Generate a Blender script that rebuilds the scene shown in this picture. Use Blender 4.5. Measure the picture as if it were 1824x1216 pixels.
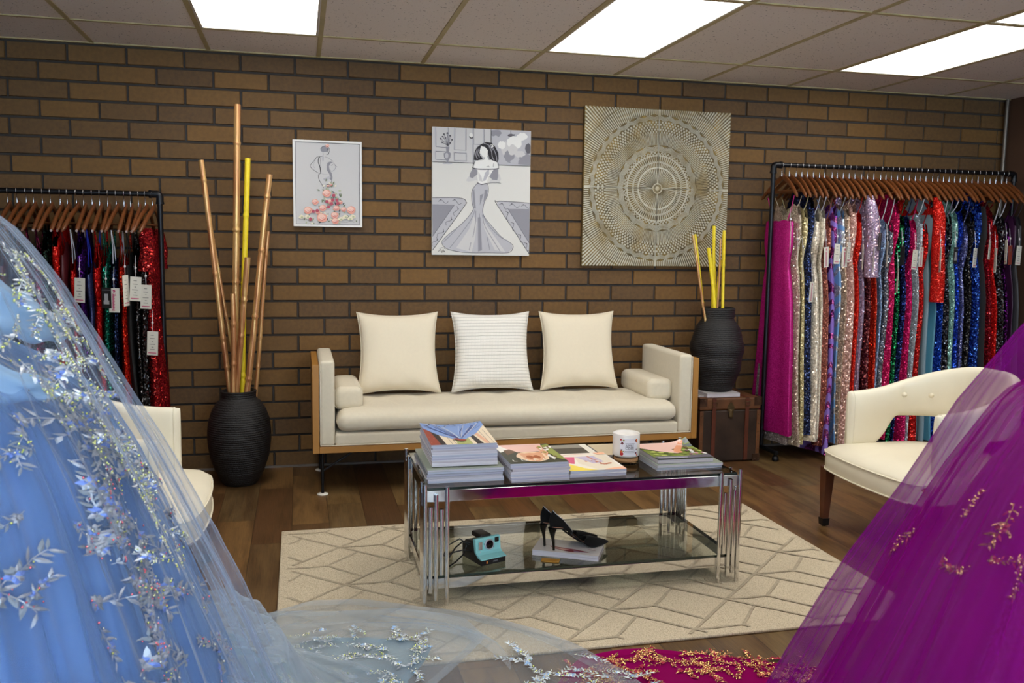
import bpy, bmesh, math, random
import numpy as np
from mathutils import Vector, Matrix, noise
for o in list(bpy.data.objects): bpy.data.objects.remove(o)
SC = bpy.context.scene; COL = SC.collection
R = random.Random(7)
PI = math.pi
# ---------------------------------------------------------------- camera
CAM = Vector((1.09529512, -5.44647869, 1.36593959)); yaw, pitch, roll, FPX = .23777993, -.10962008, .01407118, 1567.186
fwd = Vector((math.sin(yaw)*math.cos(pitch), math.cos(yaw)*math.cos(pitch), math.sin(pitch)))
rt = Vector((math.cos(yaw), -math.sin(yaw), 0)); up = rt.cross(fwd)
r2 = rt*math.cos(roll)+up*math.sin(roll); u2 = -rt*math.sin(roll)+up*math.cos(roll)
cd = bpy.data.cameras.new('camera'); cam = bpy.data.objects.new('camera', cd); COL.objects.link(cam)
m3 = Matrix((r2, u2, -fwd)).transposed(); cam.matrix_world = Matrix.Translation(CAM) @ m3.to_4x4()
cd.sensor_width = 36; cd.lens = FPX/1824*36; cd.clip_start = .05
cd.dof.use_dof = True; cd.dof.focus_distance = 3.6; cd.dof.aperture_fstop = 5.6
SC.camera = cam
# ---------------------------------------------------------------- world, exposure
w = bpy.data.worlds.new('world'); SC.world = w; w.use_nodes = True
bg = w.node_tree.nodes['Background']; bg.inputs[0].default_value = (.72, .84, 1, 1); bg.inputs[1].default_value = 9.0
SC.view_settings.view_transform = 'Standard'; SC.view_settings.look = 'None'; SC.view_settings.gamma = 1
SC.view_settings.exposure = 0.38; SC.view_settings.use_curve_mapping = False
LIGHT_E = 5.2
cy = SC.cycles; cy.use_denoising = True; cy.max_bounces = 8; cy.diffuse_bounces = 4; cy.glossy_bounces = 4
cy.transmission_bounces = 6; cy.transparent_max_bounces = 24; cy.sample_clamp_indirect = 6; cy.caustics_reflective = False; cy.caustics_refractive = False

# ---------------------------------------------------------------- materials
def srgb(r, g, b): return tuple(((c/255)/12.92 if c/255 <= .04045 else ((c/255+.055)/1.055)**2.4) for c in (r, g, b))+(1,)
class NT:
    def __init__(s, name):
        s.m = bpy.data.materials.new(name); s.m.use_nodes = True; s.t = s.m.node_tree; s.p = s.t.nodes['Principled BSDF']; s.out = s.t.nodes['Material Output']
    def n(s, typ, **kw):
        nd = s.t.nodes.new('ShaderNode'+typ)
        for k, v in kw.items():
            if k.startswith('i_'):
                key = k[2:]; key = int(key) if key.isdigit() else key.replace('_', ' ')
                nd.inputs[key].default_value = v
            else: setattr(nd, k, v)
        return nd
    def l(s, a, b): s.t.links.new(a, b)
    def coord(s, scale=(1, 1, 1), kind='Object'):
        tc = s.n('TexCoord'); mp = s.n('Mapping'); mp.inputs['Scale'].default_value = scale; s.l(tc.outputs[kind], mp.inputs[0]); return mp.outputs[0]
    def ramp(s, fac, stops):
        r = s.n('ValToRGB'); e = r.color_ramp.elements
        while len(e) < len(stops): e.new(.5)
        for el, (p, c) in zip(e, stops): el.position = p; el.color = c
        s.l(fac, r.inputs[0]); return r.outputs[0]
    def noise(s, vec, scale, detail=3, rough=.5):
        n = s.n('TexNoise'); n.inputs['Scale'].default_value = scale; n.inputs['Detail'].default_value = detail; n.inputs['Roughness'].default_value = rough
        s.l(vec, n.inputs['Vector']); return n.outputs[0]
    def mix(s, f, a, b, mode='MIX'):
        mx = s.n('MixRGB', blend_type=mode)
        for i, v in zip((0, 1, 2), (f, a, b)):
            if isinstance(v, (float, int)): mx.inputs[i].default_value = v
            elif isinstance(v, tuple): mx.inputs[i].default_value = v
            else: s.l(v, mx.inputs[i])
        return mx.outputs[0]
    def bump(s, h, strength=.3, dist=.01):
        b = s.n('Bump'); b.inputs['Strength'].default_value = strength; b.inputs['Distance'].default_value = dist; s.l(h, b.inputs['Height']); s.l(b.outputs[0], s.p.inputs['Normal'])
MATS = {}
def mat(name, col, rough=.6, metal=0., var=0., vscale=8., bump=0., bscale=200., sheen=0., spec=None, coat=0.):
    if name in MATS: return MATS[name]
    s = NT(name); p = s.p; c = srgb(*col); p.inputs['Base Color'].default_value = c; p.inputs['Roughness'].default_value = rough; p.inputs['Metallic'].default_value = metal
    v = s.coord()
    if var:
        n = s.noise(v, vscale); d = tuple(x*(1-var) for x in c[:3])+(1,); b = tuple(min(1, x*(1+var)) for x in c[:3])+(1,)
        s.l(s.ramp(n, [(.3, d), (.7, b)]), p.inputs['Base Color'])
    if bump: s.bump(s.noise(v, bscale, 2), bump, .002)
    if sheen: p.inputs['Sheen Weight'].default_value = sheen
    if spec is not None: p.inputs['Specular IOR Level'].default_value = spec
    if coat: p.inputs['Coat Weight'].default_value = coat; p.inputs['Coat Roughness'].default_value = .08
    MATS[name] = s.m; return s.m
def fabric(name, col, ws=700, strength=.35, var=.06, col2=None):
    if name in MATS: return MATS[name]
    s = NT(name); c = srgb(*col); v = s.coord()
    wx = s.n('TexWave', wave_type='BANDS', bands_direction='X'); wx.inputs['Scale'].default_value = ws/6; wx.inputs['Distortion'].default_value = 1.5; s.l(v, wx.inputs[0])
    wz = s.n('TexWave', wave_type='BANDS', bands_direction='Z'); wz.inputs['Scale'].default_value = ws/6; wz.inputs['Distortion'].default_value = 1.5; s.l(v, wz.inputs[0])
    h = s.mix(.5, wx.outputs[0], wz.outputs[0]); n = s.noise(v, 60, 4)
    cc = s.mix(n, tuple(x*(1-var) for x in c[:3])+(1,), tuple(min(1, x*(1+var)) for x in c[:3])+(1,)); hh = s.mix(.35, h, s.noise(v, 320, 2))
    cc = s.mix(hh, s.mix(.16, cc, (0.1, .08, .06, 1)), cc)
    s.l(cc, s.p.inputs['Base Color']); s.p.inputs['Roughness'].default_value = .9; s.p.inputs['Sheen Weight'].default_value = .2; s.p.inputs['Specular IOR Level'].default_value = .2
    s.bump(hh, strength, .002); MATS[name] = s.m; return s.m
def sequin(name, col, glint=None, cell=210, amt=1.7, metal=.55, base_rough=.3, pattern=None, col2=None):
    """cloth sewn with small tilted metallic discs: every cell has its own normal"""
    if name in MATS: return MATS[name]
    s = NT(name); c = srgb(*col); g = srgb(*(glint or col)); v = s.coord()
    vo = s.n('TexVoronoi'); vo.inputs['Scale'].default_value = cell*.8; s.l(v, vo.inputs['Vector'])
    sub = s.n('VectorMath', operation='SUBTRACT'); s.l(vo.outputs['Color'], sub.inputs[0]); sub.inputs[1].default_value = (.5, .5, .5)
    sc = s.n('VectorMath', operation='SCALE'); s.l(sub.outputs[0], sc.inputs[0]); sc.inputs['Scale'].default_value = amt
    ge = s.n('NewGeometry'); ad = s.n('VectorMath', operation='ADD'); s.l(ge.outputs['Normal'], ad.inputs[0]); s.l(sc.outputs[0], ad.inputs[1])
    nm = s.n('VectorMath', operation='NORMALIZE'); s.l(ad.outputs[0], nm.inputs[0])
    sep = s.n('SeparateColor'); s.l(vo.outputs['Color'], sep.inputs[0])
    base = s.ramp(sep.outputs[0], [(0, tuple(x*.42 for x in c[:3])+(1,)), (.7, tuple(x*.9 for x in c[:3])+(1,)), (1, tuple(min(1, x*.8+y*.25) for x, y in zip(c[:3], g[:3]))+(1,))])
    gcol = s.ramp(sep.outputs[1], [(0, c), (.45, g), (1, tuple(min(1, x*.75+.25) for x in g[:3])+(1,))])
    df = s.n('BsdfDiffuse'); gl = s.n('BsdfGlossy'); gl.inputs['Roughness'].default_value = base_rough*.55; s.l(nm.outputs[0], gl.inputs['Normal']); s.l(gcol, gl.inputs['Color']); mx = s.n('MixShader')
    if pattern == 'swirl':
        wv = s.n('TexWave', wave_type='BANDS', bands_direction='DIAGONAL'); wv.inputs['Scale'].default_value = 5.5; wv.inputs['Distortion'].default_value = 9; wv.inputs['Detail'].default_value = 1; wv.inputs['Detail Scale'].default_value = 1.2; s.l(v, wv.inputs[0])
        r = s.ramp(wv.outputs[0], [(.42, (0, 0, 0, 1)), (.52, (1, 1, 1, 1))]); base = s.mix(r, base, srgb(*col2))
        mr = s.n('MapRange'); s.l(r, mr.inputs[0]); mr.inputs[3].default_value = metal*.7; mr.inputs[4].default_value = .04; s.l(mr.outputs[0], mx.inputs[0])
    else: mx.inputs[0].default_value = metal*.7
    s.l(base, df.inputs['Color']); s.l(df.outputs[0], mx.inputs[1]); s.l(gl.outputs[0], mx.inputs[2]); s.l(mx.outputs[0], s.out.inputs[0])
    MATS[name] = s.m; return s.m
def tulle(name, col, lo=.25, hi=.95, pw=2.2, threads=900., rough=.7):
    """fine net: thin seen square on, dense seen along its surface"""
    if name in MATS: return MATS[name]
    s = NT(name); c = srgb(*col); lw = s.n('LayerWeight'); lw.inputs[0].default_value = .5
    pwn = s.n('Math', operation='POWER'); s.l(lw.outputs['Facing'], pwn.inputs[0]); pwn.inputs[1].default_value = pw
    mr = s.n('MapRange'); s.l(pwn.outputs[0], mr.inputs[0]); mr.inputs[3].default_value = lo; mr.inputs[4].default_value = hi
    tr = s.n('BsdfTransparent'); df = s.n('BsdfDiffuse'); df.inputs[0].default_value = c; tl = s.n('BsdfTranslucent'); tl.inputs[0].default_value = c
    m1 = s.n('MixShader'); m1.inputs[0].default_value = .4; s.l(df.outputs[0], m1.inputs[1]); s.l(tl.outputs[0], m1.inputs[2])
    m2 = s.n('MixShader'); s.l(mr.outputs[0], m2.inputs[0]); s.l(tr.outputs[0], m2.inputs[1]); s.l(m1.outputs[0], m2.inputs[2]); s.l(m2.outputs[0], s.out.inputs[0])
    MATS[name] = s.m; return s.m
def pane(name, col, ior=1.95):
    """clear sheet glass: mirror part by Fresnel, the rest passes straight through"""
    if name in MATS: return MATS[name]
    s = NT(name); fr = s.n('Fresnel'); fr.inputs[0].default_value = ior; tr = s.n('BsdfTransparent'); tr.inputs[0].default_value = srgb(*col)
    gl = s.n('BsdfGlossy'); gl.inputs['Roughness'].default_value = .01; mx = s.n('MixShader'); s.l(fr.outputs[0], mx.inputs[0]); s.l(tr.outputs[0], mx.inputs[1]); s.l(gl.outputs[0], mx.inputs[2]); s.l(mx.outputs[0], s.out.inputs[0])
    MATS[name] = s.m; return s.m
def emit(name, col, e):
    s = NT(name); em = s.n('Emission'); em.inputs[0].default_value = col; em.inputs[1].default_value = e; s.l(em.outputs[0], s.out.inputs[0]); return s.m

# ---------------------------------------------------------------- mesh helpers
class MB:
    def __init__(s): s.v = []; s.f = []; s.m = []; s.sm = []
    def add(s, vs, fs, mi=0, smooth=False, M=None):
        b = len(s.v)
        s.v += [tuple(M @ Vector(p)) for p in vs] if M is not None else [tuple(p) for p in vs]
        s.f += [tuple(i+b for i in f) for f in fs]; s.m += [mi]*len(fs); s.sm += [smooth]*len(fs); return s
    def box(s, x0, x1, y0, y1, z0, z1, mi=0, M=None):
        vs = [(x, y, z) for x in (x0, x1) for y in (y0, y1) for z in (z0, z1)]
        return s.add(vs, [(0, 1, 3, 2), (4, 6, 7, 5), (0, 4, 5, 1), (2, 3, 7, 6), (0, 2, 6, 4), (1, 5, 7, 3)], mi, False, M)
    def grid(s, fn, nu, nv, mi=0, cu=False, cv=False, M=None, smooth=True):
        vs = [fn(i/(nu if cu else nu-1), j/(nv if cv else nv-1)) for j in range(nv) for i in range(nu)]; fs = []
        for j in range(nv if cv else nv-1):
            for i in range(nu if cu else nu-1):
                a = j*nu+i; b = j*nu+(i+1) % nu; j2 = (j+1) % nv; fs.append((a, b, j2*nu+(i+1) % nu, j2*nu+i))
        return s.add(vs, fs, mi, smooth, M)
    def lathe(s, prof, n=32, mi=0, c=(0, 0), M=None, smooth=True):
        s.grid(lambda u, v: (c[0]+P(prof, v)[0]*math.cos(2*PI*u), c[1]+P(prof, v)[0]*math.sin(2*PI*u), P(prof, v)[1]), n, len(prof), mi, cu=True, M=M, smooth=smooth) ; return s
    def tube(s, pts, r, n=8, mi=0, caps=True, closed=False, M=None, smooth=True):
        pts = [Vector(p) for p in pts]; k = len(pts); rs = r if isinstance(r, (list, tuple)) else [r]*k; vs = []; prev = None
        for i, p in enumerate(pts):
            t = (pts[(i+1) % k]-pts[i-1]) if closed else (pts[min(i+1, k-1)]-pts[max(i-1, 0)]); t.normalize()
            if prev is None: a = Vector((0, 0, 1)) if abs(t.z) < .9 else Vector((1, 0, 0)); a = (a-t*a.dot(t)).normalized()
            else: a = (prev-t*prev.dot(t)).normalized()
            prev = a; b = t.cross(a)
            vs += [p+a*(rs[i]*math.cos(2*PI*j/n))+b*(rs[i]*math.sin(2*PI*j/n)) for j in range(n)]
        fs = []
        for i in range(k if closed else k-1):
            for j in range(n): i2 = (i+1) % k; fs.append((i*n+j, i2*n+j, i2*n+(j+1) % n, i*n+(j+1) % n))
        s.add(vs, fs, mi, smooth, M)
        if caps and not closed:
            s.add(vs[:n], [tuple(range(n))], mi, False, M); s.add(vs[-n:], [tuple(range(n))[::-1]], mi, False, M)
        return s
    def ico(s, c, r, mi=0, sub=1, M=None, sc=(1, 1, 1)):
        V, F = ICO[sub]; return s.add([(c[0]+x*r*sc[0], c[1]+y*r*sc[1], c[2]+z*r*sc[2]) for x, y, z in V], F, mi, True, M)
    def rbox(s, cx, cy_, cz, sx, sy, sz, r, n=5, mi=0, fn=None, M=None):
        """rounded box: a cube grid pushed onto the rounded hull"""
        h = Vector((sx/2, sy/2, sz/2)); r = min(r, min(h)*.999)
        def axis(L):
            k = max(2, n); inner = np.linspace(-(L-r), L-r, 9 if L > .12 else 4); a = [-L+r*(1-math.cos(t)) if False else -L+r*t for t in np.linspace(0, 1, k)[:-1]]
            return a+list(inner)+[-x for x in a[::-1]]
        ax = [axis(h[i]) for i in range(3)]
        def put(p):
            q = Vector([max(-(h[i]-r), min(h[i]-r, p[i])) for i in range(3)]); d = Vector(p)-q
            m = max(abs(x) for x in d)
            if m > 1e-9:
                # map the cube corner to the sphere
                x, y, z = d/r; d = Vector((x*math.sqrt(max(0, 1-y*y/2-z*z/2+y*y*z*z/3)), y*math.sqrt(max(0, 1-x*x/2-z*z/2+x*x*z*z/3)), z*math.sqrt(max(0, 1-x*x/2-y*y/2+x*x*y*y/3))))*r
            q = q+d
            if fn: q = Vector(fn(q, h))
            return (q.x+cx, q.y+cy_, q.z+cz)
        for a in range(3):
            b, c = (a+1) % 3, (a+2) % 3
            for sgn in (-1, 1):
                A, B = ax[b], ax[c]; vs = []
                for q in B:
                    for p_ in A:
                        v = [0, 0, 0]; v[a] = sgn*h[a]; v[b] = p_; v[c] = q; vs.append(put(v))
                na = len(A); fs = []
                for j in range(len(B)-1):
                    for i in range(na-1):
                        f = (j*na+i, j*na+i+1, (j+1)*na+i+1, (j+1)*na+i); fs.append(f if sgn > 0 else f[::-1])
                s.add(vs, fs, mi, True, M)
        return s
    def build(s, name, mats, parent=None, bevel=0, weld=False, solid=0, loc=None):
        me = bpy.data.meshes.new(name); me.from_pydata(s.v, [], s.f); mats = mats if isinstance(mats, (list, tuple)) else [mats]
        for m in mats: me.materials.append(m)
        me.polygons.foreach_set('material_index', s.m); me.polygons.foreach_set('use_smooth', s.sm); me.update()
        if weld:
            bm = bmesh.new(); bm.from_mesh(me); bmesh.ops.remove_doubles(bm, verts=bm.verts, dist=1e-5); bmesh.ops.recalc_face_normals(bm, faces=bm.faces); bm.to_mesh(me); bm.free()
        o = bpy.data.objects.new(name, me); COL.objects.link(o)
        if parent: o.parent = parent
        if loc: o.location = loc
        if solid: md = o.modifiers.new('solid', 'SOLIDIFY'); md.thickness = solid; md.offset = 0
        if bevel: md = o.modifiers.new('bevel', 'BEVEL'); md.width = bevel; md.segments = 2; md.limit_method = 'ANGLE'
        return o
def P(prof, v): return prof[min(len(prof)-1, int(round(v*(len(prof)-1))))]
ICO = {}
for _s in (1, 2):
    _b = bmesh.new(); bmesh.ops.create_icosphere(_b, subdivisions=_s, radius=1); ICO[_s] = ([tuple(v.co) for v in _b.verts], [tuple(v.index for v in f.verts) for f in _b.faces]); _b.free()
def lerp(a, b, t): return a+(b-a)*t
def interp(tab, x): return float(np.interp(x, [t[0] for t in tab], [t[1] for t in tab]))
def tag(o, label, cat, group=None, kind=None):
    o['label'] = label; o['category'] = cat
    if group: o['group'] = group
    if kind: o['kind'] = kind
    return o
def thing(name, label, cat, loc=(0, 0, 0), rz=0, group=None):
    o = bpy.data.objects.new(name, None); COL.objects.link(o); o.location = loc; o.rotation_euler.z = rz; o.empty_display_size = .1; return tag(o, label, cat, group)
def struct(o): o['kind'] = 'structure'; return o
def copy_tree(o, parent=None):
    c = o.copy(); COL.objects.link(c); c.parent = parent
    for ch in list(o.children): copy_tree(ch, c)
    return c
def text_geo(txt, size, spacing=1.0):
    cu = bpy.data.curves.new('t', 'FONT'); cu.body = txt; cu.size = size; cu.align_x = 'CENTER'; cu.align_y = 'CENTER'; cu.resolution_u = 2; cu.space_character = spacing
    o = bpy.data.objects.new('t', cu); me = o.to_mesh(); g = ([tuple(v.co) for v in me.vertices], [tuple(p.vertices) for p in me.polygons]); o.to_mesh_clear(); bpy.data.objects.remove(o); bpy.data.curves.remove(cu); return g
class Art:
    """flat drawing on a rectangle: origin top-left, u to the right, v down, each layer a hair above the last"""
    def __init__(s, mb, w, h, M, quad=None, step=.00006, base=.0004, sub=0):
        s.sub = sub
        s.mb = mb; s.w = w; s.h = h; s.M = M; s.n = 0; s.step = step; s.base = base; s.H = None
        if quad:
            A = []; dst = [(0, 0), (1, 0), (1, 1), (0, 1)]
            for (x, y), (a, b) in zip(quad, dst): A.append([x, y, 1, 0, 0, 0, -a*x, -a*y]); A.append([0, 0, 0, x, y, 1, -b*x, -b*y])
            s.H = np.append(np.linalg.solve(np.array(A, float), np.array([c for d in dst for c in d], float)), 1).reshape(3, 3)
    def T(s, p):
        if s.H is not None: q = s.H @ np.array([p[0], p[1], 1]); p = (q[0]/q[2], q[1]/q[2])
        return (min(max(p[0], 0.002), .998)*s.w, -min(max(p[1], 0.002), .998)*s.h)
    def poly(s, pts, mi):
        s.n += 1; z = s.base+s.n*s.step; Q = [s.T(p) for p in pts]
        if not s.sub: s.mb.add([(*q, z) for q in Q], [tuple(range(len(Q)))], mi, False, s.M); return
        from mathutils.geometry import tessellate_polygon
        st = [tuple(Vector(Q[i]) for i in t) for t in tessellate_polygon([[Vector((*q, 0)) for q in Q]])]; out = []
        while st:
            a, b, c = st.pop(); e = [(b-a).length, (c-b).length, (a-c).length]
            if max(e) < s.sub: out.append((a, b, c)); continue
            if e[0] >= e[1] and e[0] >= e[2]: m = (a+b)/2; st += [(a, m, c), (m, b, c)]
            elif e[1] >= e[2]: m = (b+c)/2; st += [(a, b, m), (a, m, c)]
            else: m = (a+c)/2; st += [(a, b, m), (m, b, c)]
        s.mb.add([(p.x, p.y, z) for t in out for p in t], [(3*i, 3*i+1, 3*i+2) for i in range(len(out))], mi, False, s.M)
    def stroke(s, pts, wd, mi, smooth=True):
        s.n += 1; z = s.base+s.n*s.step
        if smooth and len(pts) > 2:
            q = []; n = len(pts)
            for i in range(n-1):
                p0, p1, p2, p3 = pts[max(i-1, 0)], pts[i], pts[i+1], pts[min(i+2, n-1)]
                for k in range(4):
                    t = k/4; q.append(tuple(.5*((2*p1[d])+(-p0[d]+p2[d])*t+(2*p0[d]-5*p1[d]+4*p2[d]-p3[d])*t*t+(-p0[d]+3*p1[d]-3*p2[d]+p3[d])*t**3) for d in (0, 1)))
            q.append(pts[-1]); pts = q
        Q = [Vector(s.T(p)) for p in pts]; vs = []
        for i, p in enumerate(Q):
            t = Q[min(i+1, len(Q)-1)]-Q[max(i-1, 0)]; t = t.normalized() if t.length > 0 else Vector((1, 0)); nn = Vector((-t.y, t.x))*wd/2
            vs += [(p.x+nn.x, p.y+nn.y, z), (p.x-nn.x, p.y-nn.y, z)]
        s.mb.add(vs, [(2*i, 2*i+1, 2*i+3, 2*i+2) for i in range(len(Q)-1)], mi, False, s.M)
    def blob(s, c, rx, ry, mi, n=12, jag=0.):
        s.poly([(c[0]+rx*math.cos(2*PI*i/n)*(1+R.uniform(-jag, jag)), c[1]+ry*math.sin(2*PI*i/n)*(1+R.uniform(-jag, jag))) for i in range(n)], mi)
# ---------------------------------------------------------------- the room
XL, XR, YF, H = -1.7, 6.03, -8.2, 2.4384
T2 = .6096; D1 = .5661
m_mortar = mat('mortar', (56, 52, 50), .95, var=.15, vscale=30, bump=.5, bscale=120)
s = NT('brick'); v = s.coord(); at = s.n('Attribute'); at.attribute_name = 'tone'
n1 = s.noise(v, 45, 4); c1 = s.ramp(at.outputs['Fac'], [(0, srgb(86, 63, 42)), (.5, srgb(107, 77, 41)), (1, srgb(121, 86, 42))])
s.l(s.mix(.35, c1, s.ramp(n1, [(.3, srgb(76, 58, 40)), (.7, srgb(126, 96, 56))])), s.p.inputs['Base Color']); s.p.inputs['Roughness'].default_value = .72
s.p.inputs['Specular IOR Level'].default_value = .35; s.bump(s.noise(v, 260, 3), .35, .002); m_brick = s.m
def brick_wall():
    mb = MB(); tones = []
    mb.box(XL, XR, -.012, .12, 0, H, 1); tones += [.5]*6
    cw, ch, g = .3048, .1016, .006
    for r in range(25):
        z0 = r*ch-.006+g; z1 = (r+1)*ch-.006-g
        z0 = max(z0, .002); z1 = min(z1, H-.001)
        if z1-z0 < .01: continue
        x = (.63 if r % 2 == 0 else .735)-cw*10 + (.0 if r % 2 == 0 else .045)
        while x < XR:
            a, b = max(x+g*.9, XL), min(x+cw-g*.9, XR-.001)
            if b-a > .02:
                dy = R.uniform(-.0012, .0012); mb.add([(a, -.012, z0), (b, -.012, z0), (b, -.012, z1), (a, -.012, z1), (a+.003, -.0205+dy, z0+.003), (b-.003, -.0205+dy, z0+.003), (b-.003, -.0205+dy, z1-.003), (a+.003, -.0205+dy, z1-.003)],
                    [(4, 5, 6, 7), (0, 1, 5, 4), (1, 2, 6, 5), (2, 3, 7, 6), (3, 0, 4, 7)], 0)
                tones += [R.random()]*5
            x += cw
    o = mb.build('wall_back', [m_brick, m_mortar]); a = o.data.attributes.new('tone', 'FLOAT', 'FACE'); a.data.foreach_set('value', tones); struct(o)
brick_wall()
s = NT('floor_planks'); v = s.coord()
# planks run away from the brick wall, 0.178 m wide
sx = s.n('SeparateXYZ'); s.l(v, sx.inputs[0])
def mth(op, a, b=None):
    n = s.n('Math', operation=op)
    for i, q in enumerate((a, b)):
        if q is None: continue
        if isinstance(q, (int, float)): n.inputs[i].default_value = q
        else: s.l(q, n.inputs[i])
    return n.outputs[0]
px = mth('DIVIDE', mth('SUBTRACT', sx.outputs[0], .69), .178); row = mth('FLOOR', px)
rw = s.n('TexWhiteNoise', noise_dimensions='1D'); s.l(row, rw.inputs['W'])
py = mth('ADD', mth('DIVIDE', sx.outputs[1], .92), mth('MULTIPLY', rw.outputs[0], 3.7)); seg = mth('FLOOR', py)
cmb = s.n('CombineXYZ'); s.l(row, cmb.inputs[0]); s.l(seg, cmb.inputs[1]); w2 = s.n('TexWhiteNoise', noise_dimensions='3D'); s.l(cmb.outputs[0], w2.inputs['Vector'])
basec = s.ramp(w2.outputs[0], [(0, srgb(58, 38, 26)), (.2, srgb(106, 68, 40)), (.4, srgb(92, 78, 52)), (.6, srgb(124, 92, 54)), (.8, srgb(108, 92, 60)), (1, srgb(70, 45, 30))])
off = s.n('VectorMath', operation='SCALE'); s.l(w2.outputs[1], off.inputs[0]); off.inputs['Scale'].default_value = 13.
mpg = s.n('Mapping'); mpg.inputs['Scale'].default_value = (9, 1.6, 1); s.l(v, mpg.inputs[0]); av = s.n('VectorMath', operation='ADD'); s.l(mpg.outputs[0], av.inputs[0]); s.l(off.outputs[0], av.inputs[1])
g1 = s.noise(av.outputs[0], 1.3, 6, .65)
mpf = s.n('Mapping'); mpf.inputs['Scale'].default_value = (60, 3, 1); s.l(av.outputs[0], mpf.inputs[0]); g2 = s.noise(mpf.outputs[0], 1., 4, .6)
cc = s.mix(s.ramp(g1, [(.38, (0, 0, 0, 1)), (.56, (1, 1, 1, 1))]), s.mix(.80, basec, srgb(34, 18, 10)), basec)
cc = s.mix(.32, cc, s.ramp(g2, [(.3, srgb(54, 34, 20)), (.7, srgb(150, 112, 66))]))
ex = mth('ABSOLUTE', mth('SUBTRACT', mth('FRACT', px), .5)); ey = mth('ABSOLUTE', mth('SUBTRACT', mth('FRACT', py), .5))
gap = mth('MAXIMUM', mth('GREATER_THAN', ex, .491), mth('GREATER_THAN', ey, .4985)); cc = s.mix(mth('MULTIPLY', gap, .75), cc, srgb(32, 20, 14))
s.l(cc, s.p.inputs['Base Color']); s.p.inputs['Roughness'].default_value = .38; s.p.inputs['Specular IOR Level'].default_value = .4; s.bump(s.mix(.4, g2, mth('SUBTRACT', 1., gap)), .18, .002)
m_floor = s.m
struct(MB().box(XL, XR, YF, .0, -.06, 0).build('floor', m_floor))
# ceiling: mineral tiles on an olive T-grid
s = NT('ceiling_tile'); v = s.coord(); vo = s.n('TexVoronoi'); vo.inputs['Scale'].default_value = 62; s.l(v, vo.inputs['Vector']); pit = s.ramp(vo.outputs['Distance'], [(.16, (0, 0, 0, 1)), (.26, (1, 1, 1, 1))])
msk = s.ramp(s.noise(v, 38, 2), [(.5, (1, 1, 1, 1)), (.6, (0, 0, 0, 1))]); pit = s.mix(1., pit, msk, 'LIGHTEN'); base = s.mix(s.noise(v, 300, 2), srgb(226, 214, 206), srgb(240, 230, 222))
s.l(s.mix(pit, srgb(112, 100, 92), base), s.p.inputs['Base Color']); s.p.inputs['Roughness'].default_value = .95; s.bump(pit, .5, .003); m_tile = s.m
m_tbar = mat('olive_tbar', (182, 166, 122), .6, var=.1)
mb = MB(); ys = [0, -D1]+[-D1-2*T2*k for k in range(1, 7)]; ys = [y for y in ys if y > YF]+[YF]
xs = [T2*k for k in range(-3, 11)]
lights = set()
for k in range(len(ys)-1):
    if k in (1, 2): cols = (1, 4, 7)
    elif k in (4, 5): cols = (1, 4, 7)
    else: cols = ()
    for c_ in cols: lights.add((c_, k))
xe = [XL]+[x for x in xs if XL < x < XR]+[XR]
for k in range(len(ys)-1):
    for i in range(len(xe)-1):
        kk = round(xe[i]/T2)
        if (kk, k) in lights and abs(xe[i]-kk*T2) < 1e-6: continue
        mb.box(xe[i], xe[i+1], ys[k+1], ys[k], H+.004, H+.02, 0)
for x in xe[1:-1]: mb.box(x-.012, x+.012, YF, 0, H-.001, H+.006, 1)
for y in ys[1:-1]: mb.box(XL, XR, y-.012, y+.012, H-.0015, H+.0055, 1)
mb.box(XL, XR, YF-.1, .12, H+.14, H+.2, 0)
mb.box(XL, XR, -.045, -.0205, H-.003, H+.004, 1)
struct(mb.build('ceiling', [m_tile, m_tbar]))
m_diff = emit('lit_diffuser', (1, .955, .87, 1), LIGHT_E); m_whitemetal = mat('white_enamel', (205, 200, 190), .4)
nm = {(1, 1): 'bright ceiling panel light above the bamboo poles', (4, 1): 'bright ceiling panel light between the dress painting and the patterned gold panel', (7, 1): 'bright ceiling panel light above the long dress rack',
      (4, 2): 'bright ceiling panel light cut off at the top edge, centre of picture', (7, 2): 'bright ceiling panel light cut off at the top right corner'}
for (c_, k) in sorted(lights):
    x0 = c_*T2+.013; x1 = (c_+1)*T2-.013; y1 = ys[k]-.013; y0 = ys[k+1]+.013
    lab = nm.get((c_, k), 'ceiling panel light outside the picture, column %s row %s' % ('left middle right'.split()[c_//3], 'near second third fourth fifth far'.split()[min(k, 5)]))
    t = thing('ceiling_light', lab, 'ceiling light', ((x0+x1)/2, (y0+y1)/2, H), 0, 'ceiling panel lights'); a, b = (x1-x0)/2, (y1-y0)/2
    MB().box(-a+.012, a-.012, -b+.012, b-.012, .004, .01).build('diffuser', m_diff, t)
    f = MB(); f.box(-a, a, -b, -b+.012, 0, .02); f.box(-a, a, b-.012, b, 0, .02); f.box(-a, -a+.012, -b, b, 0, .02); f.box(a-.012, a, -b, b, 0, .02); f.box(-a, a, -b, b, .02, .024); f.build('frame', m_whitemetal, t)
m_dkwall = mat('brown_painted_wall', (84, 58, 42), .8, var=.12, vscale=3, bump=.2, bscale=60)
m_wall = mat('side_wall', (120, 96, 76), .8, var=.05, vscale=2)
struct(MB().box(XR, XR+.12, YF, .12, 0, H+.2).build('wall_right', m_dkwall))
struct(MB().box(XL-.12, XL, YF, .12, 0, H+.2).build('wall_left', m_wall))
mb = MB(); zs0, zs1 = .5, 2.15; wins = [(-1.2, .9), (1.3, 3.4), (3.8, 5.7)]; e = [XL]+[q for p_ in wins for q in p_]+[XR]
mb.box(XL, XR, YF-.12, YF, 0, zs0); mb.box(XL, XR, YF-.12, YF, zs1, H+.2)
for i in range(0, len(e), 2): mb.box(e[i], e[i+1], YF-.12, YF, zs0, zs1)
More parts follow.
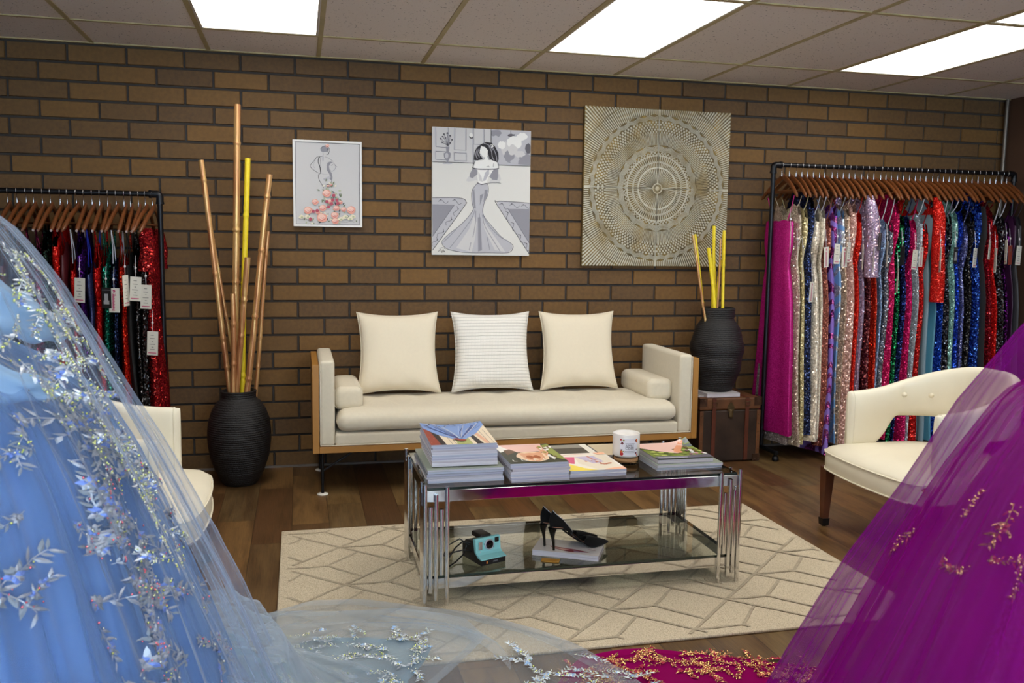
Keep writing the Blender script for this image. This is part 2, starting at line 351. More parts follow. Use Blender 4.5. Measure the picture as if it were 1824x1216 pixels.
struct(mb.build('wall_front', m_wall))
m_alu = mat('aluminium', (150, 150, 150), .4, 1.)
for i, (a, b) in enumerate(wins):
    mb = MB()
    for q in ((a, a+.04, zs0, zs1), (b-.04, b, zs0, zs1), (a, b, zs0, zs0+.04), (a, b, zs1-.04, zs1)): mb.box(q[0], q[1], YF-.08, YF-.02, q[2], q[3], 0)
    mb.box(a+.04, b-.04, YF-.052, YF-.048, zs0+.04, zs1-.04, 1); struct(mb.build('window_%d' % (i+1), [m_alu, pane('window_glass', (245, 250, 250), 1.45)]))
struct(MB().box(XL, XR, -.034, -.0215, 0, .012).build('baseboard_back', mat('scuffed_floor_trim', (110, 100, 92), .5, var=.3, vscale=6)))
# conduit in the far corner
tag(MB().tube([(5.985, -.065, .0), (5.985, -.065, H-.004)], .014, 10).build('conduit_pipe', mat('grey_conduit', (120, 112, 104), .45, .6)), 'thin grey conduit pipe running up the right corner of the brick wall', 'pipe')

# ---------------------------------------------------------------- rug
def rug():
    X0, X1, Y0, Y1, T = 1.0, 3.385, -2.735, -1.29, .011; mb = MB()
    mb.rbox((X0+X1)/2, (Y0+Y1)/2, T/2, X1-X0, Y1-Y0, T, .005, 3, 0)
    px_, py_ = .478, .444; ox, oy = 1.257, -1.569; wd = .0125; z = T+.0006
    segs = []
    for i in range(-3, 7):
        for j in range(-5, 4):
            cx = ox+i*px_; cy_ = oy+j*py_
            for dx, dy in ((0, 0), (px_/2, -py_/2)):
                ax, ay = cx+dx, cy_+dy; rr = lambda q: q+R.uniform(-.012, .012)
                segs.append([(ax, ay), (ax+px_/2, ay-py_/2)]); segs.append([(ax, ay), (ax+px_/2, ay+py_/2)])
                hx = ax+rr(.178); segs.append([(ax, ay), (ax+.09, ay-.004), (hx, ay+.0)])
                segs.append([(hx, ay), (ax+px_*.65, ay-py_*.35+.012)]); segs.append([(hx, ay), (ax+px_*.65, ay+py_*.35-.012)])
    e_ = .022
    for si, sg in enumerate(segs):
        pts = []; z = T+.0005+.0000045*si
        for a, b in zip(sg, sg[1:]):
            n = 7
            for k in range(n+(b == sg[-1])): t = k/n; pts.append((lerp(a[0], b[0], t)+R.uniform(-.0015, .0015), lerp(a[1], b[1], t)+R.uniform(-.0015, .0015)))
        for p, q in zip(pts, pts[1:]):
            if not all(X0+e_ < c[0] < X1-e_ and Y0+e_ < c[1] < Y1-e_ for c in (p, q)): continue
            d = Vector((q[0]-p[0], q[1]-p[1])).normalized(); nn = Vector((-d.y, d.x))*wd/2*R.uniform(.8, 1.15)
            mb.add([(p[0]+nn.x, p[1]+nn.y, z), (p[0]-nn.x, p[1]-nn.y, z), (q[0]-nn.x, q[1]-nn.y, z), (q[0]+nn.x, q[1]+nn.y, z)], [(0, 1, 2, 3)], 1)
    def wool(name, a, b):
        s = NT(name); v = s.coord((1, 1, 1)); mp = s.n('Mapping'); mp.inputs['Scale'].default_value = (420, 150, 60); s.l(v, mp.inputs[0]); n = s.noise(mp.outputs[0], 1., 3, .7); n2 = s.noise(v, 260, 2)
        c = s.mix(s.ramp(n, [(.42, (0, 0, 0, 1)), (.52, (1, 1, 1, 1))]), a, b); s.l(s.mix(.12, c, n2), s.p.inputs['Base Color']); s.p.inputs['Roughness'].default_value = 1; s.p.inputs['Specular IOR Level'].default_value = .1; s.bump(s.mix(.5, n, n2), .9, .004); return s.m
    o = mb.build('area_rug', [wool('cream_wool', srgb(176, 161, 134), srgb(212, 197, 168)), wool('taupe_wool', srgb(150, 137, 114), srgb(182, 168, 142))]); tag(o, 'cream woven rug with thin taupe diamond lines under the glass table', 'rug')
rug()
# ---------------------------------------------------------------- sofa
m_oak = mat('honey_oak', (168, 118, 52), .45, var=.12, vscale=3); m_linen = fabric('cream_linen', (226, 217, 196), 900, .4); m_black = mat('black_steel', (30, 30, 32), .4, .6)
def sofa():
    t = thing('sofa', 'long cream linen daybed sofa with low arms in a honey oak frame', 'sofa', (2.27, -.39, 0)); X = lambda x: x-2.27; Y = lambda y: y+.39
    a, b, f, bk = X(1.155), X(3.385), Y(-.70), Y(-.09)
    MB().box(a, a+.035, f, bk, .234, .716).build('side_panel', m_oak, t, bevel=.002); MB().box(b-.035, b, f, bk, .234, .716).build('side_panel', m_oak, t, bevel=.002)
    MB().box(a+.0355, b-.0355, f, bk, .234, .27).build('base_rail', m_oak, t, bevel=.002)
    for x0, x1 in ((a+.037, a+.118), (b-.118, b-.037)):
        arm = MB().rbox((x0+x1)/2, (f+bk)/2, (.272+.736)/2, x1-x0, bk-f-.004, .736-.272, .018, 4).build('upholstered_arm', m_linen, t)
        MB().tube([((x0 if x0 < 0 else x1)+(.004 if x0 < 0 else -.004), f+.002, .28), ((x0 if x0 < 0 else x1)+(.004 if x0 < 0 else -.004), f+.002, .724)], .003, 6).build('piping', m_linen, arm)
    MB().rbox(0, (f+bk)/2, .305, b-a-.236, bk-f-.004, .068, .016, 4).build('seat_base', m_linen, t)
    MB().tube([(a+.04, f-.001, .276), (b-.04, f-.001, .276)], .0032, 6).build('piping', m_linen, t)
    L = b-a-.252
    def puff(q, h):
        k = 1 if q.z > 0 else .25; e = (1-(q.x/h.x)**8)*(1-((q.y)/h.y)**6); dz = .010*e*k
        if q.z > 0:
            for i in range(-4, 5):
                for yy in (-.12, .12): d = math.hypot(q.x-i*.245, q.y-yy)/.055; dz -= .016*math.exp(-d*d)
        dy = -.008*math.cos(q.z/h.z*PI/2) if q.y < 0 else 0
        return (q.x, q.y+dy, q.z+dz)
    # a long cushion needs its own fine grid along x
    mb = MB(); hx, hy, hz, r = L/2, .30, .062, .052; NX, NP = 150, 44
    def sec(u, v_):
        th = 2*PI*v_; cx, cz = math.cos(th), math.sin(th); yy = abs(cx)**.34*math.copysign(1, cx)*hy; zz = abs(cz)**.62*math.copysign(1, cz)*hz
        x = -hx+2*hx*u; e = min(1, (hx-abs(x))/r+.0); k = math.sqrt(max(0, 1-(1-e)**2)) if e < 1 else 1
        yy *= (1-(1-k)*.14); zz *= (.12+.88*k)
        q = puff(Vector((x, yy, zz)), Vector((hx, hy, hz))); return (q[0], q[1]+(f+bk)/2-.012, q[2]+.398)
    mb.grid(sec, NX, NP, cv=True); mb.add([sec(0, j/NP) for j in range(NP)], [tuple(range(NP))], 0, True); mb.add([sec(1, j/NP) for j in range(NP)], [tuple(range(NP))[::-1]], 0, True)
    cu = mb.build('seat_cushion', m_linen, t, weld=True)
    pad = mat('felt_pad', (225, 222, 212), .9)
    for sx_ in (-1, 1):
        for yy in (f+.03, bk-.05):
            x = sx_*(b-.05); lg = MB().tube([(x, yy, .008), (x, yy, .236)], .0085, 10).build('leg', m_black, t)
            MB().lathe([(0, 0), (.03, 0), (.03, .006), (.012, .010), (0, .010)], 20, c=(x, yy)).build('felt_pad', pad, lg)
            MB().tube([(x, yy, .13), (x-sx_*.17, yy, .236)], .006, 8).build('brace', m_black, t)
sofa()
def bolster(name, x, y0, y1, w_, h_, z0, lab, taper=0):
    m = fabric('cream_linen_bolster', (228, 218, 196), 900, .4)
    o = MB().rbox(0, 0, 0, w_, y1-y0, h_, .035, 5, fn=lambda q, h: (q.x*(1+.06*math.cos(q.z/h.z*1.5)), q.y, q.z*(1+.05*math.cos(q.x/h.x*1.5)))).build(name, m)
    o.location = (x, (y0+y1)/2, z0+h_/2*1.05); tag(o, lab, 'bolster', 'box bolsters against the sofa arms')
    pts = [(w_/2*1.0*c, 0, s_*h_/2*1.0) for c, s_ in ()]
    k = .92; loop = [(sx*(w_/2-.012), 0, sz*(h_/2-.012)) for sx, sz in ()]
    pr = []
    for i in range(40):
        a = 2*PI*i/40; c, s_ = math.cos(a), math.sin(a); e = .35; pr.append((abs(c)**e*math.copysign(w_/2*1.005, c), -(y1-y0)/2+.028, abs(s_)**e*math.copysign(h_/2*1.005, s_)))
    MB().tube(pr, .0022, 6, closed=True).build('piping', m, o); return o
bolster('bolster', 1.352, -.60, -.12, .15, .122, .449, 'cream box bolster against the left arm of the sofa')
bolster('bolster', 3.190, -.60, -.12, .155, .125, .449, 'cream box bolster against the right arm of the sofa')
def pillow(x, m, lab, w_=.485, h_=.49, tilt=-.2, seed=1, stripes=False):
    rr = random.Random(seed); N = 44; mb = MB()
    ph = [rr.uniform(0, 6) for _ in range(6)]
    for sg in (-1, 1):
        def fn(u, v_):
            a, b = 2*u-1, 2*v_-1; ea = 1-.10*(1-abs(b)**2.4)*abs(a)**3; eb = 1-.10*(1-abs(a)**2.4)*abs(b)**3
            # pull the sides in, keep the ears
            th = (max(0, (1-a**4)*(1-b**4)))**.55*.075*(1.0-.18*b)
            th += .0035*math.sin(5*a+ph[0])*math.sin(4*b+ph[1])*(1-a*a)*(1-b*b)+.006*math.exp(-((b+.85)/.16)**2)*math.sin(9*a+ph[2])*(1-a*a)
            xx = a*ea*w_/2*(1+.04*(-b)*(b < 0)*abs(a)); zz = b*eb*h_/2
            if b < -.6: zz += .012*(abs(a)**2)*0
            return (xx, sg*th, zz+h_/2)
        mb.grid(fn, N, N) if sg < 0 else mb.grid(lambda u, v_: fn(1-u, v_), N, N)
    o = mb.build('throw_pillow', m, weld=True); o.location = (x, -.262, .474); o.rotation_euler = (tilt, 0, 0)
    tag(o, lab, 'pillow', 'three square pillows on the sofa')
    ed = []
    for side in range(4):
        for k in range(16):
            t = -1+2*k/16; a, b = [(t, -1), (1, t), (-t, 1), (-1, -t)][side]; ea = 1-.10*(1-abs(b)**2.4)*abs(a)**3; eb = 1-.10*(1-abs(a)**2.4)*abs(b)**3
            ed.append((a*ea*w_/2*(1+.04*(-b)*(b < 0)*abs(a)), 0, b*eb*h_/2+h_/2))
    MB().tube(ed, .0028, 6, closed=True).build('piping', m, o)
m_pil = fabric('ivory_pillow_cotton', (236, 224, 200), 1100, .15, .03); 
s = NT('white_ribbed_pillow_cotton'); v = s.coord(); wv = s.n('TexWave', wave_type='BANDS', bands_direction='Z'); wv.inputs['Scale'].default_value = 16; wv.inputs['Distortion'].default_value = .6; s.l(v, wv.inputs[0]); wx = s.n('TexWave', wave_type='BANDS', bands_direction='X'); wx.inputs['Scale'].default_value = 34; wx.inputs['Distortion'].default_value = 1; s.l(v, wx.inputs[0])
hh = s.mix(.14, s.ramp(wv.outputs[0], [(.0, (0, 0, 0, 1)), (.25, (1, 1, 1, 1))]), wx.outputs[0]); s.l(s.mix(hh, srgb(206, 202, 196), srgb(238, 234, 226)), s.p.inputs['Base Color']); s.p.inputs['Roughness'].default_value = .95; s.bump(hh, .6, .004); m_wpil = s.m
pillow(1.665, m_pil, 'smooth ivory square pillow leaning on the bricks, leftmost of three', seed=3)
pillow(2.235, m_wpil, 'white ribbed cotton square pillow in the middle of the sofa', seed=5, w_=.49)
pillow(2.79, m_pil, 'smooth ivory square pillow leaning on the bricks, rightmost of three', seed=9, w_=.49)

# ---------------------------------------------------------------- glass and chrome coffee table
m_chrome = mat('chrome', (225, 225, 226), .06, 1.); m_glass = pane('clear_glass', (236, 243, 239)); m_gedge = mat('dark_green_glass_edge', (8, 34, 28), .1, spec=.8)
def table():
    X0, X1, Y0, Y1, ZT = 1.538, 2.818, -2.29, -1.70, .463; cx, cy_ = (X0+X1)/2, (Y0+Y1)/2
    t = thing('coffee_table', 'low two tier coffee table of chrome tubes with clear glass tops', 'table', (cx, cy_, .0116)); z0 = -.0116
    hx, hy = (X1-X0)/2, (Y1-Y0)/2
    for nmx, z, in (('glass_top', ZT), ('glass_shelf', .124)):
        i = .010; mb = MB(); a, b = hx-i, hy-i; mb.add([(-a, -b, 0), (a, -b, 0), (a, b, 0), (-a, b, 0), (-a, -b, -.009), (a, -b, -.009), (a, b, -.009), (-a, b, -.009)], [(0, 1, 2, 3)], 0)
        mb.add([(-a, -b, 0), (a, -b, 0), (a, b, 0), (-a, b, 0), (-a, -b, -.009), (a, -b, -.009), (a, b, -.009), (-a, b, -.009)], [(0, 4, 5, 1), (1, 5, 6, 2), (2, 6, 7, 3), (3, 7, 4, 0)], 1)
        mb.build(nmx, [m_glass, m_gedge], t, loc=(0, 0, z+z0))
    for nmx, z1, hgt in (('top_rail', ZT-.0095, .043), ('shelf_rail', .1145, .04)):
        for q in ((-hx+.006, hx-.006, -hy+.006, -hy+.018), (-hx+.006, hx-.006, hy-.018, hy-.006), (-hx+.006, -hx+.018, -hy+.018, hy-.018), (hx-.018, hx-.006, -hy+.018, hy-.018)):
            MB().box(*q, z1-hgt+z0, z1+z0).build(nmx, m_chrome, t, bevel=.0008)
    seq = [(.0, .470), (.052, .385), (.02, .43), (.12, .375), (.0, .458)]
    for sx_ in (-1, 1):
        for sy in (-1, 1):
            leg = bpy.data.objects.new('leg', None); COL.objects.link(leg); leg.parent = t; leg.location = (sx_*hx, sy*hy, 0)
            k = 0
            for ax in (0, 1):
                for i, (za, zb) in enumerate(seq):
                    if ax == 1 and i == 0: continue
                    d = i*.0208; x = -sx_*d if ax == 0 else 0; y = -sy*d if ax == 1 else 0
                    MB().tube([(x, y, za), (x, y, zb-.002)], .0085, 16).build('tube', m_chrome, leg, bevel=0)
table()
# ---------------------------------------------------------------- art on the wall
WALLM = Matrix(((1, 0, 0, 0), (0, 0, -1, 0), (0, 1, 0, 0), (0, 0, 0, 1)))   # drawing x -> x, y -> z, up -> -y (into the room)
def ink(n, *c): return mat('paint_'+n, c, .8)
C_W, C_BK, C_DG, C_MG, C_LG, C_PK, C_PK2, C_RS, C_GR, C_GR2, C_CR, C_VL = [ink(*a) for a in (('offwhite', 214, 212, 208), ('ink', 38, 36, 42), ('dark_grey', 92, 90, 98), ('mid_grey', 142, 141, 150), ('light_grey', 182, 181, 188), ('peach', 226, 160, 144), ('pale_pink', 236, 196, 184), ('rose', 176, 78, 98), ('leaf_grey_green', 118, 130, 104), ('pale_leaf', 176, 184, 150), ('cream', 232, 222, 196), ('soft_grey', 200, 198, 199))]
def small_art():
    W, Hh, X, Z, D = .4, .503, 1.066, 1.959, .036
    t = thing('framed_print', 'small white framed sketch of a woman in a skirt of pink roses', 'picture', (X, -.022, Z))
    f = MB(); fw = .012
    for q in ((0, W, -fw, 0), (0, W, -Hh, -Hh+fw), (0, fw, -Hh+fw, -fw), (W-fw, W, -Hh+fw, -fw)): f.box(q[0], q[1], -D, 0, q[2], q[3])
    f.build('frame', mat('white_frame', (226, 224, 222), .5), t, bevel=.001)
    mb = MB(); mb.box(fw, W-fw, -D+.008, -.002, -Hh+fw, -fw, 0); mats = [C_VL, C_BK, C_DG, C_MG, C_LG, C_PK, C_PK2, C_RS, C_GR, C_GR2, C_CR]
    M = Matrix.Translation((0, -D+.008, 0)) @ WALLM
    A = Art(mb, W, Hh, M, [(703, 290), (1163, 307), (1163, 870), (708, 862)])
    for q in ([(722, 306), (1146, 322)], [(1146, 322), (1147, 852)], [(1147, 852), (726, 846)], [(726, 846), (722, 306)]): A.stroke(q, .0024, 2, False)
    for c, rx, ry, mi in (((1110, 335), 26, 18, 4), ((760, 640), 30, 20, 4), ((900, 440), 60, 40, 0)): pass
    A.poly([(888, 350), (905, 336), (930, 334), (944, 344), (944, 362), (930, 372), (905, 374), (890, 366)], 3); A.blob((935, 332), 13, 12, 5, jag=.2); A.blob((930, 328), 6, 6, 6)
    A.stroke([(890, 352), (902, 338), (928, 333), (946, 348), (948, 368), (940, 384), (928, 392)], .0022, 1); A.stroke([(905, 372), (906, 390), (902, 404)], .0016, 2); A.stroke([(938, 350), (932, 366), (944, 380), (938, 392)], .002, 1)
    A.poly([(899, 400), (912, 402), (910, 430), (903, 438), (898, 420)], 4)
    A.stroke([(898, 402), (880, 404), (862, 408), (845, 432), (820, 462), (832, 482), (858, 502), (876, 512)], .0022, 1); A.stroke([(862, 410), (850, 436), (840, 462), (850, 478)], .0012, 3)
    A.stroke([(884, 406), (876, 416), (874, 440), (884, 470), (890, 512)], .0042, 1); A.stroke([(886, 408), (888, 440), (890, 480)], .0014, 2)
    A.stroke([(918, 404), (940, 412), (966, 430), (972, 436)], .0016, 2); A.poly([(936, 442), (954, 436), (968, 442), (954, 450), (944, 466), (948, 490), (962, 512), (968, 540), (960, 560), (948, 550), (948, 520), (930, 492), (930, 460)], 3)
    A.stroke([(952, 436), (974, 446), (990, 466), (982, 488), (964, 500), (950, 490)], .0026, 3); A.stroke([(984, 462), (998, 470)], .0016, 2); A.stroke([(958, 462), (972, 454)], .0016, 2)
    A.poly([(905, 548), (930, 538), (952, 528), (956, 540), (934, 560), (912, 560)], 4); A.stroke([(890, 512), (876, 522), (876, 545), (886, 570), (900, 592), (910, 612)], .0022, 1); A.stroke([(890, 512), (910, 520), (935, 520)], .001, 3)
    A.stroke([(966, 545), (962, 562), (958, 575)], .0022, 2)
    rr = random.Random(5)
    for i in range(110):
        y = rr.uniform(.0, 1)**.7; hw = 20+y*165; x = 945+rr.uniform(-hw, hw); yy = 560+y*280
        a = rr.uniform(0, 2*PI); L = rr.uniform(14, 30); A.poly([(x, yy), (x+L*.5*math.cos(a)-5*math.sin(a), yy+L*.5*math.sin(a)+5*math.cos(a)), (x+L*math.cos(a), yy+L*math.sin(a)), (x+L*.5*math.cos(a)+5*math.sin(a), yy+L*.5*math.sin(a)-5*math.cos(a))], rr.choice([8, 9, 8, 2, 10]))
    for (x, y, r) in [(928, 646, 30), (852, 702, 22), (902, 742, 24), (805, 758, 30), (898, 808, 36), (992, 744, 22), (1040, 752, 18), (1090, 756, 30), (982, 790, 26), (986, 828, 24), (938, 596, 9), (960, 590, 8), (870, 770, 16), (950, 700, 18), (1020, 705, 14)]:
        A.blob((x, y), r, r*.85, 5, jag=.12); A.blob((x-r*.15, y-r*.2), r*.68, r*.5, 6, jag=.15); A.stroke([(x-r*.6, y+r*.1), (x, y+r*.45), (x+r*.6, y+r*.05)], .0022, 7); A.stroke([(x-r*.3, y-r*.1), (x+r*.1, y+r*.1), (x+r*.35, y-r*.15)], .0014, 7)
    for (x, y) in [(930, 700), (968, 690), (940, 735), (1000, 712), (840, 765), (865, 760), (960, 715), (995, 690), (820, 815), (975, 660)]: A.blob((x, y), 11, 11, 7, jag=.2)
    for (x, y) in [(1050, 800), (1080, 812), (1020, 815), (1100, 798), (800, 800), (760, 800)]: A.blob((x, y), 18, 12, 10, jag=.3); A.blob((x+4, y+3), 8, 5, 9)
    A.stroke([(1020, 835), (1060, 838), (1085, 828), (1110, 838)], .001, 1); mb.build('canvas', mats, t)
small_art()
def dress_art():
    W, Hh, X, Z, D = .618, .772, 1.889, 2.069, .022
    t = thing('canvas_painting', 'grey and white canvas painting of a dark haired woman in a mermaid gown', 'painting', (X, -.022, Z))
    mb = MB(); mb.box(0, W, -D, 0, -Hh, 0, 0); M = Matrix.Translation((0, -D, 0)) @ WALLM; A = Art(mb, W, Hh, M, [(125, 113), (888, 157), (865, 1108), (112, 1090)])
    mats = [C_W, C_BK, C_DG, C_MG, C_LG, C_VL, mat('paint_white', (228, 227, 225), .8)]
    A.poly([(125, 113), (580, 138), (578, 405), (120, 380)], 5)                 # panelled wall
    A.poly([(582, 138), (888, 157), (884, 420), (578, 408)], 4)                 # window with a hazy view
    rr = random.Random(2)
    for (x, y, rx, ry, mi) in [(620, 170, 40, 30, 3), (615, 215, 30, 26, 4), (700, 290, 40, 60, 5), (760, 240, 60, 50, 6), (720, 350, 40, 45, 3), (840, 360, 45, 40, 3), (865, 290, 22, 40, 2), (800, 330, 40, 25, 5), (660, 260, 30, 30, 6), (820, 200, 40, 30, 6), (640, 340, 26, 50, 4), (745, 300, 35, 40, 5), (780, 385, 50, 18, 4)]: A.blob((x, y), rx, ry, mi, 16, .15)
    A.poly([(812, 360), (884, 372), (884, 418), (786, 408), (790, 380)], 3); A.blob((734, 187), 28, 10, 2, 12, .3); A.stroke([(732, 150), (732, 180)], .0025, 1)
    for a in ([(148, 118), (148, 265), (238, 275)], [(246, 122), (246, 380)], [(296, 126), (292, 290), (380, 296), (382, 130)], [(436, 130), (436, 400)], [(440, 132), (440, 250), (518, 255)], [(146, 300), (146, 362), (238, 368), (238, 305), (146, 300)], [(290, 312), (290, 372), (384, 378), (384, 318), (290, 312)], [(520, 136), (520, 260)]): A.stroke(a, .006, 4, False); A.stroke([(p[0]+5, p[1]+2) for p in a], .0022, 2, False)
    A.stroke([(580, 138), (578, 300)], .004, 1, False); A.stroke([(120, 380), (450, 396)], .0035, 1, False); A.stroke([(630, 412), (884, 424)], .0035, 1, False); A.blob((424, 182), 14, 17, 6); A.stroke([(410, 192), (424, 205), (440, 200)], .006, 1)
    A.poly([(228, 268), (256, 268), (252, 306), (266, 318), (262, 350), (246, 372), (246, 382), (256, 396), (222, 394), (234, 382), (232, 372), (214, 350), (212, 318), (232, 306)], 3); A.blob((234, 336), 14, 22, 4); A.blob((240, 396), 40, 5, 4)
    for a in ((205, 190), (188, 205), (200, 235), (215, 172), (240, 165), (262, 185), (276, 215), (262, 240), (225, 200)):
        A.stroke([(242, 262), ((242+a[0])/2+4, (262+a[1])/2), a], .0024, 2); A.blob(a, 7, 7, 2, 8, .3)
    A.poly([(112, 395), (884, 428), (866, 1108), (110, 1090)], 0)               # floor
    for q in (([(118, 655), (240, 655), (330, 660), (370, 672), (380, 694), (362, 730), (118, 1055)], [(118, 708), (290, 712), (118, 950)]), ([(872, 706), (760, 696), (650, 688), (622, 694), (620, 716), (866, 1092)], [(870, 756), (704, 748), (868, 1010)])):
        A.poly(q[0], 4); A.poly(q[1], 3); A.stroke(q[0], .0035, 1); A.stroke(q[1], .003, 2, False)
    for (x, y, a) in [(205, 685, 0), (310, 690, .2), (300, 760, 1.8), (245, 835, 2.1), (180, 925, 2.2), (133, 990, 2), (672, 728, .4), (755, 724, 0), (845, 732, 0), (698, 800, 1.2), (742, 885, 1.1), (798, 975, 1.0), (846, 1040, 1)]:
        pts = []
        for k in range(15):
            u = k/14*2-1; xx = 38*u; yy = 14*math.sin(u*PI)*(1 if abs(u) < .95 else .4); pts.append((x+xx*math.cos(a)-yy*math.sin(a), y+xx*math.sin(a)+yy*math.cos(a)))
        A.stroke(pts, .0028, 2); A.blob((pts[3][0], pts[3][1]), 5, 5, 2)
    G = [(474, 545), (450, 570), (426, 610), (424, 660), (428, 710), (436, 745), (400, 800), (330, 870), (250, 930), (200, 975), (190, 1000), (220, 1040), (300, 1066), (420, 1078), (560, 1080), (700, 1082), (738, 1050), (730, 1015), (650, 960), (580, 880), (530, 820), (508, 770), (520, 700), (548, 640), (554, 590), (542, 552), (500, 556)]
    A.poly(G, 4); A.poly([(440, 800), (400, 900), (300, 1040), (420, 1075), (450, 960), (460, 850)], 5); A.poly([(500, 800), (520, 900), (600, 1060), (680, 1076), (600, 960), (540, 880)], 5); A.poly([(430, 620), (445, 590), (450, 680), (455, 740), (440, 740)], 3); A.poly([(525, 600), (548, 600), (540, 650), (514, 700)], 3); A.poly([(488, 640), (516, 630), (500, 680), (486, 720)], 3); A.poly([(470, 810), (490, 810), (500, 1060), (470, 1070)], 3)
    A.stroke(G+[G[0]], .0028, 2)
    for a in ([(450, 745), (420, 820), (340, 930), (250, 1040)], [(505, 790), (525, 880), (590, 990), (640, 1070)], [(455, 760), (450, 860), (430, 960)], [(512, 800), (560, 880), (640, 960), (700, 990)], [(300, 900), (240, 960), (205, 990)], [(482, 780), (488, 900), (486, 1060)], [(415, 1000), (400, 1060)], [(540, 960), (560, 1060)]): A.stroke(a, .004, 3)
    # figure: hair, back, arms
    A.poly([(380, 528), (400, 500), (430, 480), (470, 482), (478, 520), (440, 530), (400, 536)], 5); A.poly([(560, 540), (590, 500), (640, 480), (652, 520), (640, 545), (600, 552)], 5)
    A.poly([(455, 378), (520, 372), (545, 340), (562, 372), (620, 382), (632, 440), (600, 448), (590, 480), (556, 500), (540, 548), (500, 556), (474, 545), (468, 500), (470, 450), (440, 430)], 6)
    A.poly([(436, 432), (470, 450), (470, 480), (430, 512), (408, 500), (412, 475)], 3); A.poly([(594, 448), (630, 442), (630, 500), (622, 528), (586, 524), (560, 500)], 3); A.poly([(528, 470), (560, 440), (560, 480), (530, 530), (510, 535)], 4); A.poly([(476, 460), (500, 500), (510, 540), (480, 530)], 5)
    A.poly([(505, 250), (540, 236), (585, 245), (612, 280), (632, 320), (634, 370), (625, 392), (592, 380), (566, 365), (556, 330), (545, 300), (500, 262), (488, 300), (490, 340), (505, 352), (510, 366), (470, 376), (444, 372), (446, 340), (456, 300), (470, 275)], 1)
    A.poly([(498, 268), (530, 275), (552, 300), (548, 330), (530, 350), (512, 352), (500, 330), (486, 320), (492, 295)], 6); A.poly([(530, 340), (548, 330), (560, 365), (545, 376), (525, 372)], 6)
    for a in ([(575, 260), (600, 300), (615, 340), (620, 380)], [(560, 270), (580, 310), (585, 350), (600, 378)], [(470, 290), (458, 330), (470, 365)], [(520, 246), (560, 262), (590, 300)], [(485, 285), (472, 320), (486, 352)]): A.stroke(a, .005, 3)
    for k in range(7): A.blob((575+R.uniform(-10, 22), 268+R.uniform(-14, 22)), 4, 4, 6)
    A.stroke([(430, 430), (470, 441), (540, 444), (600, 443), (636, 438)], .006, 2); A.stroke([(455, 378), (440, 405), (434, 430)], .0022, 1); A.stroke([(622, 384), (634, 410), (634, 438)], .0022, 1)
    for a in ([(540, 425), (556, 420), (560, 430)], [(548, 342), (552, 360), (562, 374)], [(466, 545), (500, 560), (545, 552), (600, 545), (650, 552)], [(595, 400), (590, 430)]): A.stroke(a, .0024, 2)
    A.stroke([(160, 1070), (178, 1048), (188, 1075), (200, 1050), (206, 1072), (212, 1058)], .0022, 1); A.stroke([(170, 1042), (195, 1036), (216, 1048)], .0018, 2); mb.build('canvas', mats, t)
dress_art()
